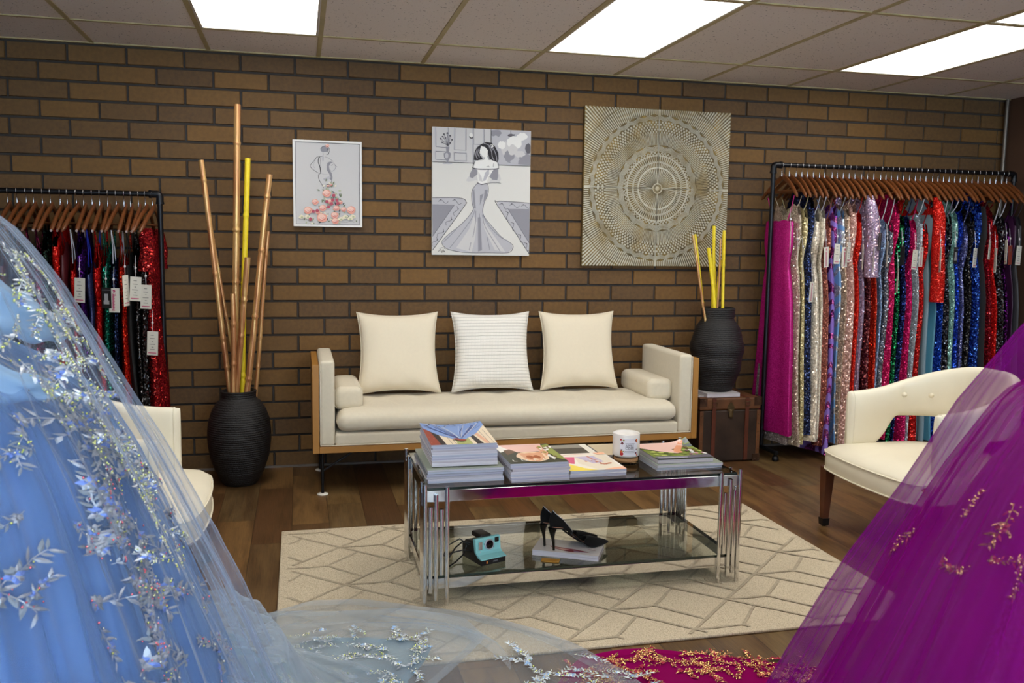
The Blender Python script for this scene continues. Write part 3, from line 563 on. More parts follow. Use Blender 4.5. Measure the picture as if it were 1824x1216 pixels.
def mandala():
    S, X, Z, D = 1.003, 2.853, 2.241, .032; t = thing('wall_panel', 'large square ivory and gold carved relief panel with a round mandala pattern', 'wall art', (X+S/2, -.022, Z-S/2)); h = S/2
    s = NT('carved_ivory_gold'); v = s.coord(); n = s.noise(v, 5., 3, .6); n2 = s.noise(v, 90, 2)
    c = s.mix(s.ramp(n, [(.52, (0, 0, 0, 1)), (.68, (1, 1, 1, 1))]), srgb(194, 187, 166), srgb(160, 138, 88)); s.l(s.mix(.12, c, n2), s.p.inputs['Base Color']); s.p.inputs['Roughness'].default_value = .45; s.p.inputs['Metallic'].default_value = .15; s.p.inputs['Specular IOR Level'].default_value = .5; m_iv = s.m
    s = NT('antique_gold'); v = s.coord(); n = s.noise(v, 14., 3, .6); s.l(s.ramp(n, [(.35, srgb(88, 76, 50)), (.6, srgb(128, 106, 58)), (.8, srgb(176, 144, 76))]), s.p.inputs['Base Color']); s.p.inputs['Roughness'].default_value = .5; s.p.inputs['Metallic'].default_value = .35; m_go = s.m
    mb = MB(); mb.box(-h, h, -D, 0, -h, h, 1)
    y0, y1 = -D-.0004, -D-.005
    def bar(r0, r1, a, w0, w1, mi=0, top=y1):
        c_, s_ = math.cos(a), math.sin(a); q = lambda r, w_, y: (r*c_-w_*s_, y, r*s_+w_*c_)
        b = .0008; vs = [q(r0, -w0, y0), q(r1, -w1, y0), q(r1, w1, y0), q(r0, w0, y0), q(r0+b, -w0+b, top), q(r1-b, -w1+b, top), q(r1-b, w1-b, top), q(r0+b, w0-b, top)]
        mb.add(vs, [(4, 5, 6, 7), (0, 1, 5, 4), (1, 2, 6, 5), (2, 3, 7, 6), (3, 0, 4, 7)], mi)
    def ring(r0, r1, mi=0, n=180):
        for i in range(n):
            a, b = 2*PI*i/n, 2*PI*(i+1)/n; mb.add([(r*math.cos(q), y, r*math.sin(q)) for q in (a, b) for r, y in ((r0, y0), (r0, y1), (r1, y1), (r1, y0))], [(0, 1, 5, 4), (1, 2, 6, 5), (2, 3, 7, 6)], mi)
    def zig(r0, r1, n, w_, mi=0, ph=0):
        for i in range(2*n):
            a, b = PI*(i+ph)/n, PI*(i+1+ph)/n; ra, rb = (r0, r1) if i % 2 else (r1, r0); p = Vector((ra*math.cos(a), ra*math.sin(a))); q = Vector((rb*math.cos(b), rb*math.sin(b))); d = (q-p).normalized(); nn = Vector((-d.y, d.x))*w_/2
            mb.add([(p.x+nn.x, y1, p.y+nn.y), (p.x-nn.x, y1, p.y-nn.y), (q.x-nn.x, y1, q.y-nn.y), (q.x+nn.x, y1, q.y+nn.y), (p.x+nn.x, y0, p.y+nn.y), (p.x-nn.x, y0, p.y-nn.y), (q.x-nn.x, y0, q.y-nn.y), (q.x+nn.x, y0, q.y+nn.y)], [(0, 1, 2, 3), (0, 4, 5, 1), (2, 6, 7, 3), (1, 5, 6, 2), (3, 7, 4, 0)], mi)
    ring(0.001, .014); ring(.027, .034)
    for i in range(20): bar(.015, .027, 2*PI*i/20, .0012, .0016)
    def bars(r0, r1, n, fr0, fr1=None, ph=0):
        for i in range(n): a = 2*PI*(i+ph)/n; bar(r0, r1, a, PI*r0/n*fr0, PI*r1/n*(fr1 or fr0))
    bars(.034, .128, 60, .42, .52); ring(.128, .137); bars(.137, .163, 84, .45); ring(.163, .168); zig(.168, .178, 84, .003); bars(.178, .205, 84, .42); ring(.205, .213); zig(.213, .231, 60, .0045)
    for k in range(6): zig(.2305+k*.0062, .243+k*.0062, 20, .0026)
    bars(.276, .352, 200, .5)
    for k in range(24): bar(.262, .276, 2*PI*(k+.5)/24, .010, .010) if False else None
    for k in range(5): bars(.352+k*.0155, .3645+k*.0155, 120, .56, ph=.5*(k % 2))
    for k in range(5): zig(.4285+k*.0055, .4405+k*.0055, 40, .0024)
    for i in range(236):
        a = 2*PI*(i+.5)/236; c_, s_ = abs(math.cos(a)), abs(math.sin(a)); re = (h-.003)/max(c_, s_); r0 = .458+.012*abs(math.sin(a*20))
        w0 = PI*r0/236*.55; w1 = PI*re/236*.55
        if re > .56:
            bar(r0, .557, a, w0, PI*.557/236*.55); bar(.562, re, a, PI*.562/236*.58, w1)
        else: bar(r0, re, a, w0, w1)
    bar(.034, .50, PI/2, .004, .004); bar(.034, .50, -PI/2, .004, .004); bar(.034, .5, 0, .004, .004); bar(.034, .5, PI, .004, .004)
    mb.build('relief', [m_iv, m_go], t)
mandala()

# ---------------------------------------------------------------- woven vases and poles
s = NT('black_woven_cane'); v = s.coord(); wv = s.n('TexWave', wave_type='BANDS', bands_direction='Z'); wv.inputs['Scale'].default_value = 26; wv.inputs['Distortion'].default_value = 2.5; wv.inputs['Detail'].default_value = 2; wv.inputs['Detail Scale'].default_value = 3; s.l(v, wv.inputs[0])
mpv = s.n('Mapping'); mpv.inputs['Scale'].default_value = (170, 170, 60); s.l(v, mpv.inputs[0]); nn_ = s.noise(mpv.outputs[0], 1., 3, .7); hh = s.mix(.68, wv.outputs[0], nn_)
s.l(s.mix(hh, srgb(6, 6, 8), srgb(38, 36, 37)), s.p.inputs['Base Color']); s.p.inputs['Roughness'].default_value = .55; s.bump(hh, .9, .006); m_cane = s.m
def vase(lab, x, y, z, prof, seed, wob):
    rr = random.Random(seed); ph = [rr.uniform(0, 6) for _ in range(4)]
    prof2 = []
    n = 70; hs = [p[1] for p in prof]
    for i in range(n):
        zz = lerp(hs[0], hs[-1], i/(n-1)); prof2.append((interp([(p[1], p[0]) for p in prof], zz), zz))
    mb = MB()
    def fn(u, v_):
        r, zz = prof2[min(n-1, int(round(v_*(n-1))))]; r = r+wob*math.sin(zz*46+ph[0]+1.5*math.sin(2*PI*u+ph[1]))*(zz < hs[-1]-.06)+.0016*math.sin(zz*420)
        r *= 1+.015*math.sin(4*PI*u+ph[2]); return (r*math.cos(2*PI*u), r*math.sin(2*PI*u), zz)
    mb.grid(fn, 48, n, cu=True); rt_ = prof2[-1][0]
    mb.lathe([(rt_, hs[-1]), (rt_-.006, hs[-1]+.004), (rt_-.014, hs[-1]), (rt_-.016, hs[-1]-.08), (rt_-.01, hs[-1]-.2)], 48); mb.lathe([(0, hs[0]), (prof2[0][0], hs[0])], 48)
    o = mb.build('woven_vase', m_cane, loc=(x, y, z)); return tag(o, lab, 'vase')
def smooth_prof(pts, n=30):
    return pts
vase('tall round black woven floor vase holding the copper bamboo poles', .757, -.35, 0.001, [(.088, 0), (.10, .012), (.132, .07), (.163, .16), (.175, .245), (.176, .30), (.168, .365), (.148, .425), (.118, .47), (.097, .488), (.094, .50), (.098, .53)], 1, .0)
vase('smaller bumpy black woven vase standing on the brown trunk', 3.722, -.25, .4445, [(.085, 0), (.105, .012), (.128, .06), (.148, .13), (.160, .20), (.168, .265), (.166, .31), (.155, .36), (.135, .41), (.112, .445), (.104, .465), (.105, .535)], 4, .0035)
s = NT('bronzed_bamboo'); v = s.coord(); ly = s.n('TexGradient'); mpb = s.n('Mapping'); mpb.inputs['Scale'].default_value = (55, 55, 2); s.l(v, mpb.inputs[0])
n = s.noise(mpb.outputs[0], 1, 3); s.l(s.ramp(n, [(.3, srgb(160, 98, 62)), (.48, srgb(200, 146, 96)), (.6, srgb(216, 178, 116)), (.8, srgb(196, 156, 84))]), s.p.inputs['Base Color']); s.p.inputs['Metallic'].default_value = .45; s.p.inputs['Roughness'].default_value = .3; m_bam = s.m
m_yel = mat('yellow_painted_bamboo', (240, 214, 40), .45, var=.06, vscale=20)
def pole(lab, a, b, r, m, seed, group, n_nodes=5, name='bamboo_pole'):
    rr = random.Random(seed); a, b = Vector(a), Vector(b); L = (b-a).length; N = int(L/.006); nodes = [(k+rr.uniform(.2, .8))/n_nodes for k in range(n_nodes)]
    side = Vector((rr.uniform(-1, 1), rr.uniform(-1, 1), 0)); pts = []; rs = []
    for i in range(N):
        t = i/(N-1); pts.append(a.lerp(b, t)+side*(.004*math.sin(t*7+seed))-a); d = min(abs(t-q)*L for q in nodes); q = r*(1-.06*t)*(1-.02*math.cos(0))
        rs.append(q*(1+.17*math.exp(-(d/.007)**2)-.07*math.exp(-((d-.020)/.010)**2)))
    o = MB().tube(pts, rs, 16, 0).build(name, m, loc=tuple(a)); return tag(o, lab, 'bamboo pole', group)
g1_, g2_ = 'bamboo poles in the tall floor vase', 'bamboo poles in the vase on the trunk'
pole('tallest copper bamboo pole, standing upright in the floor vase', (.722, -.37, .05), (.781, -.35, 2.10), .0195, m_bam, 1, g1_, 5)
pole('copper bamboo pole leaning farthest left in the floor vase', (.76, -.36, .05), (.586, -.35, 1.796), .016, m_bam, 2, g1_, 5)
pole('thin copper bamboo pole tucked behind the farthest left leaning pole', (.82, -.30, .05), (.612, -.30, 1.53), .0095, m_bam, 3, g1_, 4)
pole('bright yellow bamboo pole in the floor vase, behind the tallest pole', (.755, -.30, .05), (.822, -.29, 1.82), .0165, m_yel, 4, g1_, 4)
pole('thick copper bamboo pole leaning right in the floor vase', (.745, -.40, .05), (.946, -.37, 1.73), .0175, m_bam, 5, g1_, 5)
pole('shortest copper bamboo pole at the front of the floor vase', (.722, -.415, .05), (.742, -.405, 1.077), .0155, m_bam, 6, g1_, 4)
pole('middle height copper bamboo pole rising beside the shortest one', (.70, -.36, .05), (.822, -.42, 1.276), .017, m_bam, 7, g1_, 4)
pole('thin copper bamboo pole behind the right leaning pole', (.80, -.32, .05), (.932, -.31, 1.42), .0115, m_bam, 8, g1_, 4)
for i, (bx, by, tx, ty, tz, r, m, lab) in enumerate([(3.70, -.30, 3.517, -.26, 1.444, .0085, m_bam, 'thin bronze stick leaning farthest left out of the vase on the trunk'), (3.70, -.24, 3.559, -.21, 1.448, .0085, m_yel, 'thin yellow stick beside the bronze one at the left of the trunk vase'),
    (3.735, -.29, 3.621, -.29, 1.364, .0125, m_yel, 'thickest yellow stick, front left of the trunk vase'), (3.72, -.22, 3.665, -.25, 1.503, .0105, m_yel, 'tall yellow stick in the middle of the trunk vase'), (3.745, -.2, 3.699, -.20, 1.498, .009, m_yel, 'tall thin yellow stick just right of the middle of the trunk vase'),
    (3.69, -.28, 3.704, -.28, 1.422, .006, m_bam, 'thinnest bronze stick among the yellow ones in the trunk vase'), (3.75, -.29, 3.738, -.25, 1.475, .0105, m_yel, 'yellow stick at the right side of the trunk vase'), (3.775, -.22, 3.757, -.21, 1.448, .008, m_yel, 'yellow stick at the far right edge of the trunk vase'),
    (3.70, -.20, 3.733, -.23, 1.286, .0085, m_yel, 'shortest yellow stick at the right of the trunk vase')]):
    pole(lab, (bx, by, .50), (tx, ty, tz), r, m, 20+i, g2_, 3, 'bamboo_stick')
# ---------------------------------------------------------------- trunk and the books on it
def trunk():
    X0, X1, Y0, Y1, Hh = 3.545, 3.966, -.405, -.045, .416; t = thing('steamer_trunk', 'old dark brown leather trunk with straps beside the sofa', 'trunk', ((X0+X1)/2, (Y0+Y1)/2, 0)); a, b = (X1-X0)/2, (Y1-Y0)/2
    m1 = mat('worn_dark_leather', (52, 37, 28), .5, var=.5, vscale=7, bump=.4, bscale=70); m2 = mat('tan_worn_leather', (104, 66, 38), .5, var=.4, vscale=9, bump=.3, bscale=90); m3 = mat('trunk_strap', (92, 44, 26), .55, var=.2); m4 = mat('aged_brass', (112, 94, 66), .4, .8, var=.3, vscale=30)
    MB().box(-a, a, -b, b, .006, .338).build('body', m1, t, bevel=.008); MB().box(-a-.003, a+.003, -b-.003, b+.003, .340, Hh).build('lid', m2, t, bevel=.01)
    for x in (-.115, .115):
        mb = MB(); mb.box(x-.013, x+.013, -b-.007, -b-.0005, .012, .336); mb.box(x-.013, x+.013, -b-.0085, -b-.0035, .336, Hh-.004); mb.box(x-.013, x+.013, -b-.006, b, Hh+.0002, Hh+.003); st = mb.build('strap', m3, t, bevel=.001)
        MB().tube([(x-.016, -b-.011, .392), (x+.016, -b-.011, .392), (x+.016, -b-.011, .365), (x-.016, -b-.011, .365)], .0025, 6, closed=True).build('buckle', m4, st)
    mb = MB(); mb.add([(-.025, -b-.006, .36), (.025, -b-.006, .36), (.012, -b-.006, .378), (0, -b-.007, .395), (-.012, -b-.006, .378), (.02, -b-.006, .33), (-.02, -b-.006, .33)], [(0, 6, 5, 1, 2, 3, 4)]); mb.rbox(0, -b-.010, .318, .026, .012, .05, .006, 3)
    mb.build('latch', m4, t, solid=.003)
    for sx_ in (-1, 1):
        for z0, z1 in ((.004, .05), (.366, Hh+.003)):
            mb = MB(); x = sx_*(a+.004); mb.box(min(x, x-sx_*.05), max(x, x-sx_*.05), -b-.0065, -b-.003, z0, z1); mb.box(min(x, x-sx_*.004), max(x, x-sx_*.004), -b-.006, -b+.045, z0, z1)
            for q in (.012, .034): mb.ico((x-sx_*q, -b-.008, (z0+z1)/2+(.012 if z0 > .1 else -.012)), .0045)
            mb.build('corner_bracket', mat('trunk_corner', (70, 46, 32), .4, .3, var=.4, vscale=30), t)
        x = sx_*(a-.012); mb = MB(); mb.box(x-.012, x+.012, -b-.004, -b-.0005, .05, .336)
        for k in range(5): mb.ico((x, -b-.0065, .085+k*.055), .004, 1)
        mb.build('edge_binding', [m2, m4], t)
trunk()
def book(name, lab, x0, x1, y0, y1, z0, z1, cover, pages, group=None, rz=0, cat='book', art=None, warp=None, bow=0.):
    """paper block between two covers; spine on the left"""
    cx, cy_ = (x0+x1)/2, (y0+y1)/2; a, b = (x1-x0)/2, (y1-y0)/2; h = z1-z0; c = min(.0008, h*.08)
    t = thing(name, lab, cat, (cx, cy_, z0+.0001), rz, group); wf = warp or (lambda x, y: 0)
    def slab(mb, za, zb, ins, mi, nx=12, ny=8):
        aa, bb = a-ins, b-ins
        top = lambda u, v_: (lerp(-aa, aa, u), lerp(-bb, bb, v_), zb+wf(lerp(-aa, aa, u), lerp(-bb, bb, v_))); bot = lambda u, v_: (lerp(-aa, aa, 1-u), lerp(-bb, bb, v_), za+wf(lerp(-aa, aa, 1-u), lerp(-bb, bb, v_)))
        mb.grid(top, nx, ny, mi, smooth=False); mb.grid(bot, nx, ny, mi, smooth=False)
        for f_ in (lambda u, v_: (lerp(-aa, aa, u), -bb, lerp(za, zb, v_)+wf(lerp(-aa, aa, u), -bb)), lambda u, v_: (lerp(aa, -aa, u), bb, lerp(za, zb, v_)+wf(lerp(aa, -aa, u), bb))): mb.grid(f_, nx, 2, mi, smooth=False)
        for f_ in (lambda u, v_: (-aa, lerp(bb, -bb, u), lerp(za, zb, v_)+wf(-aa, lerp(bb, -bb, u))), lambda u, v_: (aa, lerp(-bb, bb, u), lerp(za, zb, v_)+wf(aa, lerp(-bb, bb, u)))): mb.grid(f_, ny, 2, mi, smooth=False)
    if not art:
        mb = MB(); slab(mb, c, h-c, .0012, 0, 2 if not warp else 12, 2 if not warp else 8); mb.build('pages', pages, t)
        mb = MB(); slab(mb, 0, c, 0, 0, 2 if not warp else 12, 2 if not warp else 8); slab(mb, h-c, h-.0001, 0, 0, 2 if not warp else 12, 2 if not warp else 8); mb.build('cover', cover, t)
    else:
        mb = MB(); slab(mb, c, h-c, .0012, 0); mb.build('pages', pages, t)
        mb = MB(); slab(mb, 0, c, 0, 0); slab(mb, h-c, h-.0001, 0, 0); n0 = len(mb.v)
        A = Art(mb, 2*a, 2*b, Matrix.Translation((-a, b, h)), base=.0004 if warp else .00012, step=.00005, sub=.03 if warp else 0); mats = art(A)
        mb.v[n0:] = [(p[0], p[1], p[2]+wf(p[0], p[1])) for p in mb.v[n0:]]; mb.build('cover', [cover]+mats, t)
    return t
def pages_mat(name, c1, c2, sc=420):
    if name in MATS: return MATS[name]
    s = NT(name); v = s.coord((2, 2, sc)); n = s.noise(v, 1.5, 3, .6); s.l(s.ramp(n, [(.35, srgb(*c1)), (.65, srgb(*c2))]), s.p.inputs['Base Color']); s.p.inputs['Roughness'].default_value = .6; MATS[name] = s.m; return s.m
PG = [pages_mat('paper_edges_'+k, a, b) for k, a, b in (('lilac_grey', (150, 150, 172), (196, 194, 208)), ('blue_grey', (152, 158, 178), (198, 202, 212)), ('pale', (176, 172, 184), (220, 216, 220)), ('warm', (164, 158, 166), (206, 200, 204)))]
CV = [mat('cover_'+k, c, .3) for k, c in (('white', (214, 212, 216)), ('grey_green', (140, 150, 138)), ('pale_lilac', (190, 188, 204)), ('beige', (196, 180, 152)), ('slate', (104, 112, 118)), ('dark', (40, 34, 32)))]
book('hardcover_book', 'white hardcover book directly under the black vase on the trunk', 3.60, 3.83, -.385, -.13, .4192, .4435, mat('white_book_cover', (196, 194, 196), .5), PG[2])
book('thin_book', 'thin grey booklet lying on the trunk at the left of the white book', 3.552, 3.592, -.36, -.16, .4192, .428, mat('grey_booklet', (150, 146, 142), .6), PG[3])

# ---------------------------------------------------------------- magazines on the table
def cv(n, *c): return mat('print_'+n, c, .28)
def art_blue(A):
    mats = [cv(*a) for a in (('sky_blue', 128, 158, 214), ('deep_blue', 62, 84, 148), ('pale_blue', 188, 206, 236), ('brick_red', 148, 62, 44), ('near_black', 40, 34, 34), ('window_cream', 232, 216, 190), ('leaf', 168, 176, 110), ('silver', 190, 192, 204), ('peach', 226, 176, 144))]
    A.poly([(0, 0), (1, 0), (1, 1), (0, 1)], 6); A.poly([(0, .12), (.16, .5), (.16, 1), (0, 1)], 4); A.poly([(.1, .4), (.2, .5), (.24, 1), (.16, 1)], 5); A.poly([(.45, .55), (.62, .55), (.64, 1), (.4, 1)], 7); A.poly([(.66, .5), (.72, .5), (.80, 1), (.70, 1)], 5); A.poly([(.74, .4), (.8, .4), (.9, .98), (.84, 1)], 9)
    for x in (.3, .36, .86, .93): A.stroke([(x, .4), (x+.03, 1)], .0015, 5, False)
    for y in (.6, .8): A.stroke([(.2, y), (.98, y)], .001, 9, False)
    A.poly([(0, 0), (1, 0), (1, .18), (.78, .55), (.56, .78), (.44, .8), (.2, .55), (0, .25)], 1)
    for k in range(26):
        a = R.uniform(-1, 1); x = .5+a*.5; A.stroke([(.5+a*.04, .72), ((.5+x)/2+R.uniform(-.02, .02), .42), (x, .02+R.random()*.2)], R.uniform(.002, .006), R.choice([2, 3, 3, 8, 1]))
    for k in range(46): A.blob((R.uniform(.02, .98), R.uniform(0, .14)), .014, .014, R.choice([5, 8, 8, 3]), 6, .4)
    A.blob((.5, .84), .07, .05, 4); A.blob((.42, .79), .05, .03, 4); return mats
def art_woman(A):
    mats = [cv(*a) for a in (('blush', 238, 196, 186), ('forest', 52, 58, 44), ('skin', 226, 168, 132), ('rust_hair', 172, 98, 62), ('leaf2', 142, 152, 74), ('white_ink', 240, 238, 234), ('fair', 240, 210, 180), ('brown', 110, 78, 52))]
    A.poly([(0, 0), (1, 0), (1, 1), (0, 1)], 2); A.poly([(.06, 0), (.86, 0), (.80, .5), (.7, .42), (.3, .42), (.12, .25)], 1); A.poly([(0, 0), (.1, .02), (.2, .3), (.02, .4)], 6); A.poly([(.1, .3), (.22, .25), (.3, .4), (.1, .55)], 8)
    A.blob((.5, .66), .28, .26, 7, 18, .08); A.poly([(.3, .45), (.42, .5), (.5, .48), (.58, .5), (.72, .42), (.68, .8), (.5, .94), (.34, .8)], 3); A.blob((.44, .7), .06, .09, 4); A.blob((.56, .7), .06, .09, 4); A.blob((.5, .82), .05, .05, 7)
    A.poly([(.72, .2), (.8, .1), (.84, .5), (.74, .7)], 3); A.poly([(.84, .1), (.98, .05), (1, .9), (.86, .8)], 5)
    for k in range(20): A.blob((R.uniform(.76, .98), R.uniform(.2, .9)), .03, .05, R.choice([5, 6, 8]), 6, .4)
    for i, ch in enumerate('LUIIY'):
        vs, fs = text_geo('I' if ch in 'I' else ch, .05); x = .12+i*.17; A.n += 1; A.mb.add([(x*A.w+p[0]*.8, -.86*A.h+p[1]*.8, A.base+A.n*A.step) for p in vs], fs, 6, False, A.M)
    A.stroke([(.25, .09), (.75, .09)], .0015, 8, False); return mats
def art_pastel(A):
    mats = [cv(*a) for a in (('off_white', 240, 234, 224), ('hot_pink', 214, 84, 132), ('lemon', 244, 220, 90), ('lilac', 196, 186, 216), ('peach2', 244, 184, 148), ('terracotta', 204, 122, 92), ('cream2', 232, 222, 204))]
    A.poly([(0, 0), (1, 0), (1, 1), (0, 1)], 1); A.poly([(0, .18), (.36, .22), (.22, .62), (.02, .5)], 2); A.poly([(0, .62), (.12, .62), (.3, .86), (.5, 1), (0, 1)], 3); A.poly([(.36, .2), (.94, .12), (.96, .9), (.5, .96), (.3, .6)], 7); A.poly([(.36, .22), (.72, .2), (.78, .55), (.56, .64)], 4)
    A.poly([(.66, .95), (1, .86), (1, 1), (.6, 1)], 5); A.stroke([(.6, .2), (.64, .4), (.7, .5), (.62, .58)], .008, 6)
    for k in range(14): A.blob((R.uniform(.45, .72), R.uniform(.25, .6)), .03, .03, R.choice([4, 7, 4, 6]), 6, .4)
    for k in range(6): A.blob((.68+k*.035, .68+.02*math.sin(k)), .025, .03, 6, 7, .3)
    A.poly([(.78, .02), (.98, .02), (.99, .12), (.82, .14)], 5); A.stroke([(.1, .1), (.7, .08)], .003, 6, False)
    return mats
def art_field(A):
    mats = [cv(*a) for a in (('blush2', 232, 194, 184), ('meadow', 128, 146, 66), ('lime', 190, 200, 112), ('arm', 226, 154, 116), ('white2', 238, 238, 236), ('slate2', 96, 96, 116), ('bark', 108, 92, 52), ('pinkflower', 196, 132, 164), ('moss', 84, 102, 50))]
    A.poly([(0, 0), (1, 0), (1, 1), (0, 1)], 2)
    for k in range(60): A.blob((R.random(), R.uniform(.2, .9)), .05, .04, R.choice([2, 3, 9, 3]), 7, .35)
    A.poly([(0, 0), (.9, 0), (.8, .3), (.5, .45), (.62, .62), (.5, .7), (.2, .5), (0, .3)], 1); A.poly([(.84, .02), (.92, .04), (.66, .5), (.56, .6), (.5, .52)], 4); A.blob((.56, .6), .08, .08, 4, 9, .2)
    A.poly([(.78, .3), (.84, .26), (.92, .6), (.86, .66)], 7); A.poly([(0, .84), (.6, .86), (1, .8), (1, 1), (0, 1)], 6); A.stroke([(.05, .9), (.55, .95)], .006, 5, False)
    for k in range(8): A.blob((R.uniform(.7, .98), R.uniform(.5, .8)), .04, .04, 8 if k % 2 else 5, 7, .3)
    return mats
ZG = .4634
def stack(desc, group, x0, x1, y0, y1, z0, n, th, seed, arts=None, covers=(0,), jit=.004, warp=None, toplab=None, ex=None):
    rr = random.Random(seed); z = z0; ords = ['bottom', 'second', 'third', 'fourth', 'fifth', 'sixth', 'seventh', 'eighth', 'ninth']
    for i in range(n):
        h = th*rr.uniform(.88, 1.12); last = i == n-1; dx, dy = rr.uniform(-jit, jit), rr.uniform(-jit, jit)
        lab = toplab if last and toplab else (('bottom magazine' if i == 0 else ords[i]+' magazine from the bottom')+' in '+desc)
        wf = None
        if warp: k = (i+1)/n; wf = (lambda kk: (lambda x, y: warp(x, y)*kk))(k)
        book('magazine', lab, x0+dx, x1+dx, y0+dy, y1+dy, z, z+h, CV[covers[i % len(covers)]], PG[(i+seed) % 4], group, rr.uniform(-.012, .012) if not last else 0, 'magazine', arts if last else None, wf); z += h+.0002
    return z
za = stack('the wide lower pile, left end of the table', 'magazines in the left pile', 1.556, 1.853, -2.222, -1.86, ZG, 6, .0088, 1, covers=(0, 2, 0, 4, 2, 1), toplab='grey green topped magazine on top of the wide lower pile at left')
wb = lambda x, y: .012*(abs(x)/.13)**2*max(0, (y+.17)/.34)+.004*(y/.17)
stack('the narrow upper pile, left end of the table', 'magazines in the left pile', 1.577, 1.835, -2.185, -1.855, za+.0045, 8, .0106, 2, arts=art_blue, covers=(0, 2), warp=wb, toplab='magazine with a bright blue ball gown on its cover, top of the left pile', jit=.003)
stack('the pile beside the left one', 'magazines in the second pile', 1.872, 2.105, -2.262, -1.945, ZG, 7, .0100, 3, arts=art_woman, covers=(2, 0), toplab='magazine with a red haired woman on its cover, top of the second pile')
stack('the low pile in front of the candle', 'magazines in front of the candle', 2.118, 2.352, -2.236, -1.955, ZG, 2, .0135, 4, arts=art_pastel, covers=(0,), toplab='pastel magazine with pink and lemon shapes, left of the candle')
stack('the right pile on the glass table', 'magazines in the right pile', 2.492, 2.782, -2.196, -1.88, ZG, 2, .0105, 5, covers=(0, 1), toplab='pale green and white magazine second in the right pile')
def curl(x, y): d = max(0, (x+y)-.16); return .9*d*d*3
book('magazine', 'magazine with a field and pink dress cover and curled corner, top of the right pile', 2.506, 2.752, -2.180, -1.905, ZG+.0222, ZG+.040, CV[4], PG[3], 'magazines in the right pile', 0, 'magazine', art_field, curl)
def art_dark(A):
    mats = [cv('dusty_grey', 130, 126, 118), cv('white3', 230, 226, 216)]; A.poly([(0, 0), (.86, 0), (.86, .35), (0, .35)], 1); A.poly([(.86, 0), (1, 0), (1, 1), (.86, 1)], 2); return mats
book('magazine', 'dark brown and grey magazine lying at the back between the piles', 2.112, 2.34, -1.925, -1.735, ZG, ZG+.012, CV[5], PG[2], None, 0, 'magazine', art_dark)
book('magazine', 'pale cream magazine lying flat behind the white candle', 2.352, 2.53, -1.94, -1.735, ZG, ZG+.009, CV[3], PG[2], None, 0, 'magazine')
# candle
def candle():
    t = thing('jar_candle', 'white jar candle with red leaf label on a clear glass base', 'candle', (2.42, -2.04, ZG)); r = .0565
    MB().lathe([(0, .001), (r-.004, .001), (r, .004), (r, .029), (r-.004, .031), (0, .031)], 40).build('glass_base', pane('tinted_base_glass', (244, 232, 216), 1.3), t)
    MB().lathe([(0, .012), (r-.006, .012), (r-.006, .024), (0, .024)], 40).build('wax', mat('tan_wax', (196, 164, 128), .5), t)
    MB().lathe([(0, .0315), (r-.006, .0315), (r, .037), (r, .126), (r-.001, .1275), (r-.003, .126), (r-.003, .104), (0, .104)], 48).build('jar', mat('milk_glass', (226, 222, 218), .25, coat=.3), t)
    # label wrapped on the jar, turned to the room
    mats = [cv('label_white', 226, 226, 234), cv('maroon', 104, 24, 44), cv('apple_red', 176, 34, 44), cv('orange_leaf', 206, 96, 48), cv('olive_leaf', 150, 146, 60), cv('text_grey', 104, 100, 104), cv('dark_leaf', 58, 44, 44)]
    mb = MB(); W, Hh = .078, .072; A = Art(mb, W, Hh, Matrix.Identity(4), base=.0003, step=.00005)
    nx = 14
    for i in range(nx): A.mb.add([(W*i/nx, 0, .0003), (W*(i+1)/nx, 0, .0003), (W*(i+1)/nx, -Hh, .0003), (W*i/nx, -Hh, .0003)], [(0, 3, 2, 1)], 0, True)
    def maple(c, r_, mi):
        A.poly([(c[0]+(r_ if k % 2 == 0 else r_*.45)*math.cos(2*PI*k/10+.3), c[1]+(r_ if k % 2 == 0 else r_*.45)*math.sin(2*PI*k/10+.3)*1.1) for k in range(10)], mi)
    maple((.12, .26), .11, 1); A.blob((.05, .06), .05, .06, 2); A.blob((.2, .1), .06, .045, 4); A.blob((.93, .10), .07, .1, 3, 9, .2); maple((.97, .2), .05, 2); A.blob((.85, .12), .04, .05, 6, 7, .3); A.blob((.1, .88), .1, .11, 2); A.blob((.08, .76), .07, .07, 3); A.blob((.1, .66), .05, .04, 6); A.blob((.19, .73), .04, .03, 4); A.poly([(0, .6), (.035, .6), (.035, .97), (0, .97)], 6)
    maple((.9, .84), .09, 1); A.blob((.92, .64), .035, .05, 1); A.blob((.95, .96), .04, .05, 3)
    for txt, sz, yy in (('APPLE', .0125, .42), ('CIDER', .0125, .56)):
        vs, fs = text_geo(txt, sz*1.35, .9); A.n += 1; mb.add([(W*.53+p[0]*.85, -Hh*yy+p[1], A.base+A.n*A.step) for p in vs], fs, 5)
    for yy, x0, x1 in ((.27, .3, .78), (.72, .26, .8), (.8, .24, .82)):
        x = x0
        while x < x1: l_ = R.uniform(.03, .07); A.stroke([(x, yy), (x+l_*.5, yy-.01), (x+l_, yy)], .0012, 5, False); x += l_+.015
    a0 = -PI/2-.14
    mb.v = [((r+p[2])*math.cos(a0+(p[0]-W/2)/r), (r+p[2])*math.sin(a0+(p[0]-W/2)/r), .112+p[1]) for p in mb.v]; mb.build('label', mats, t)
candle()
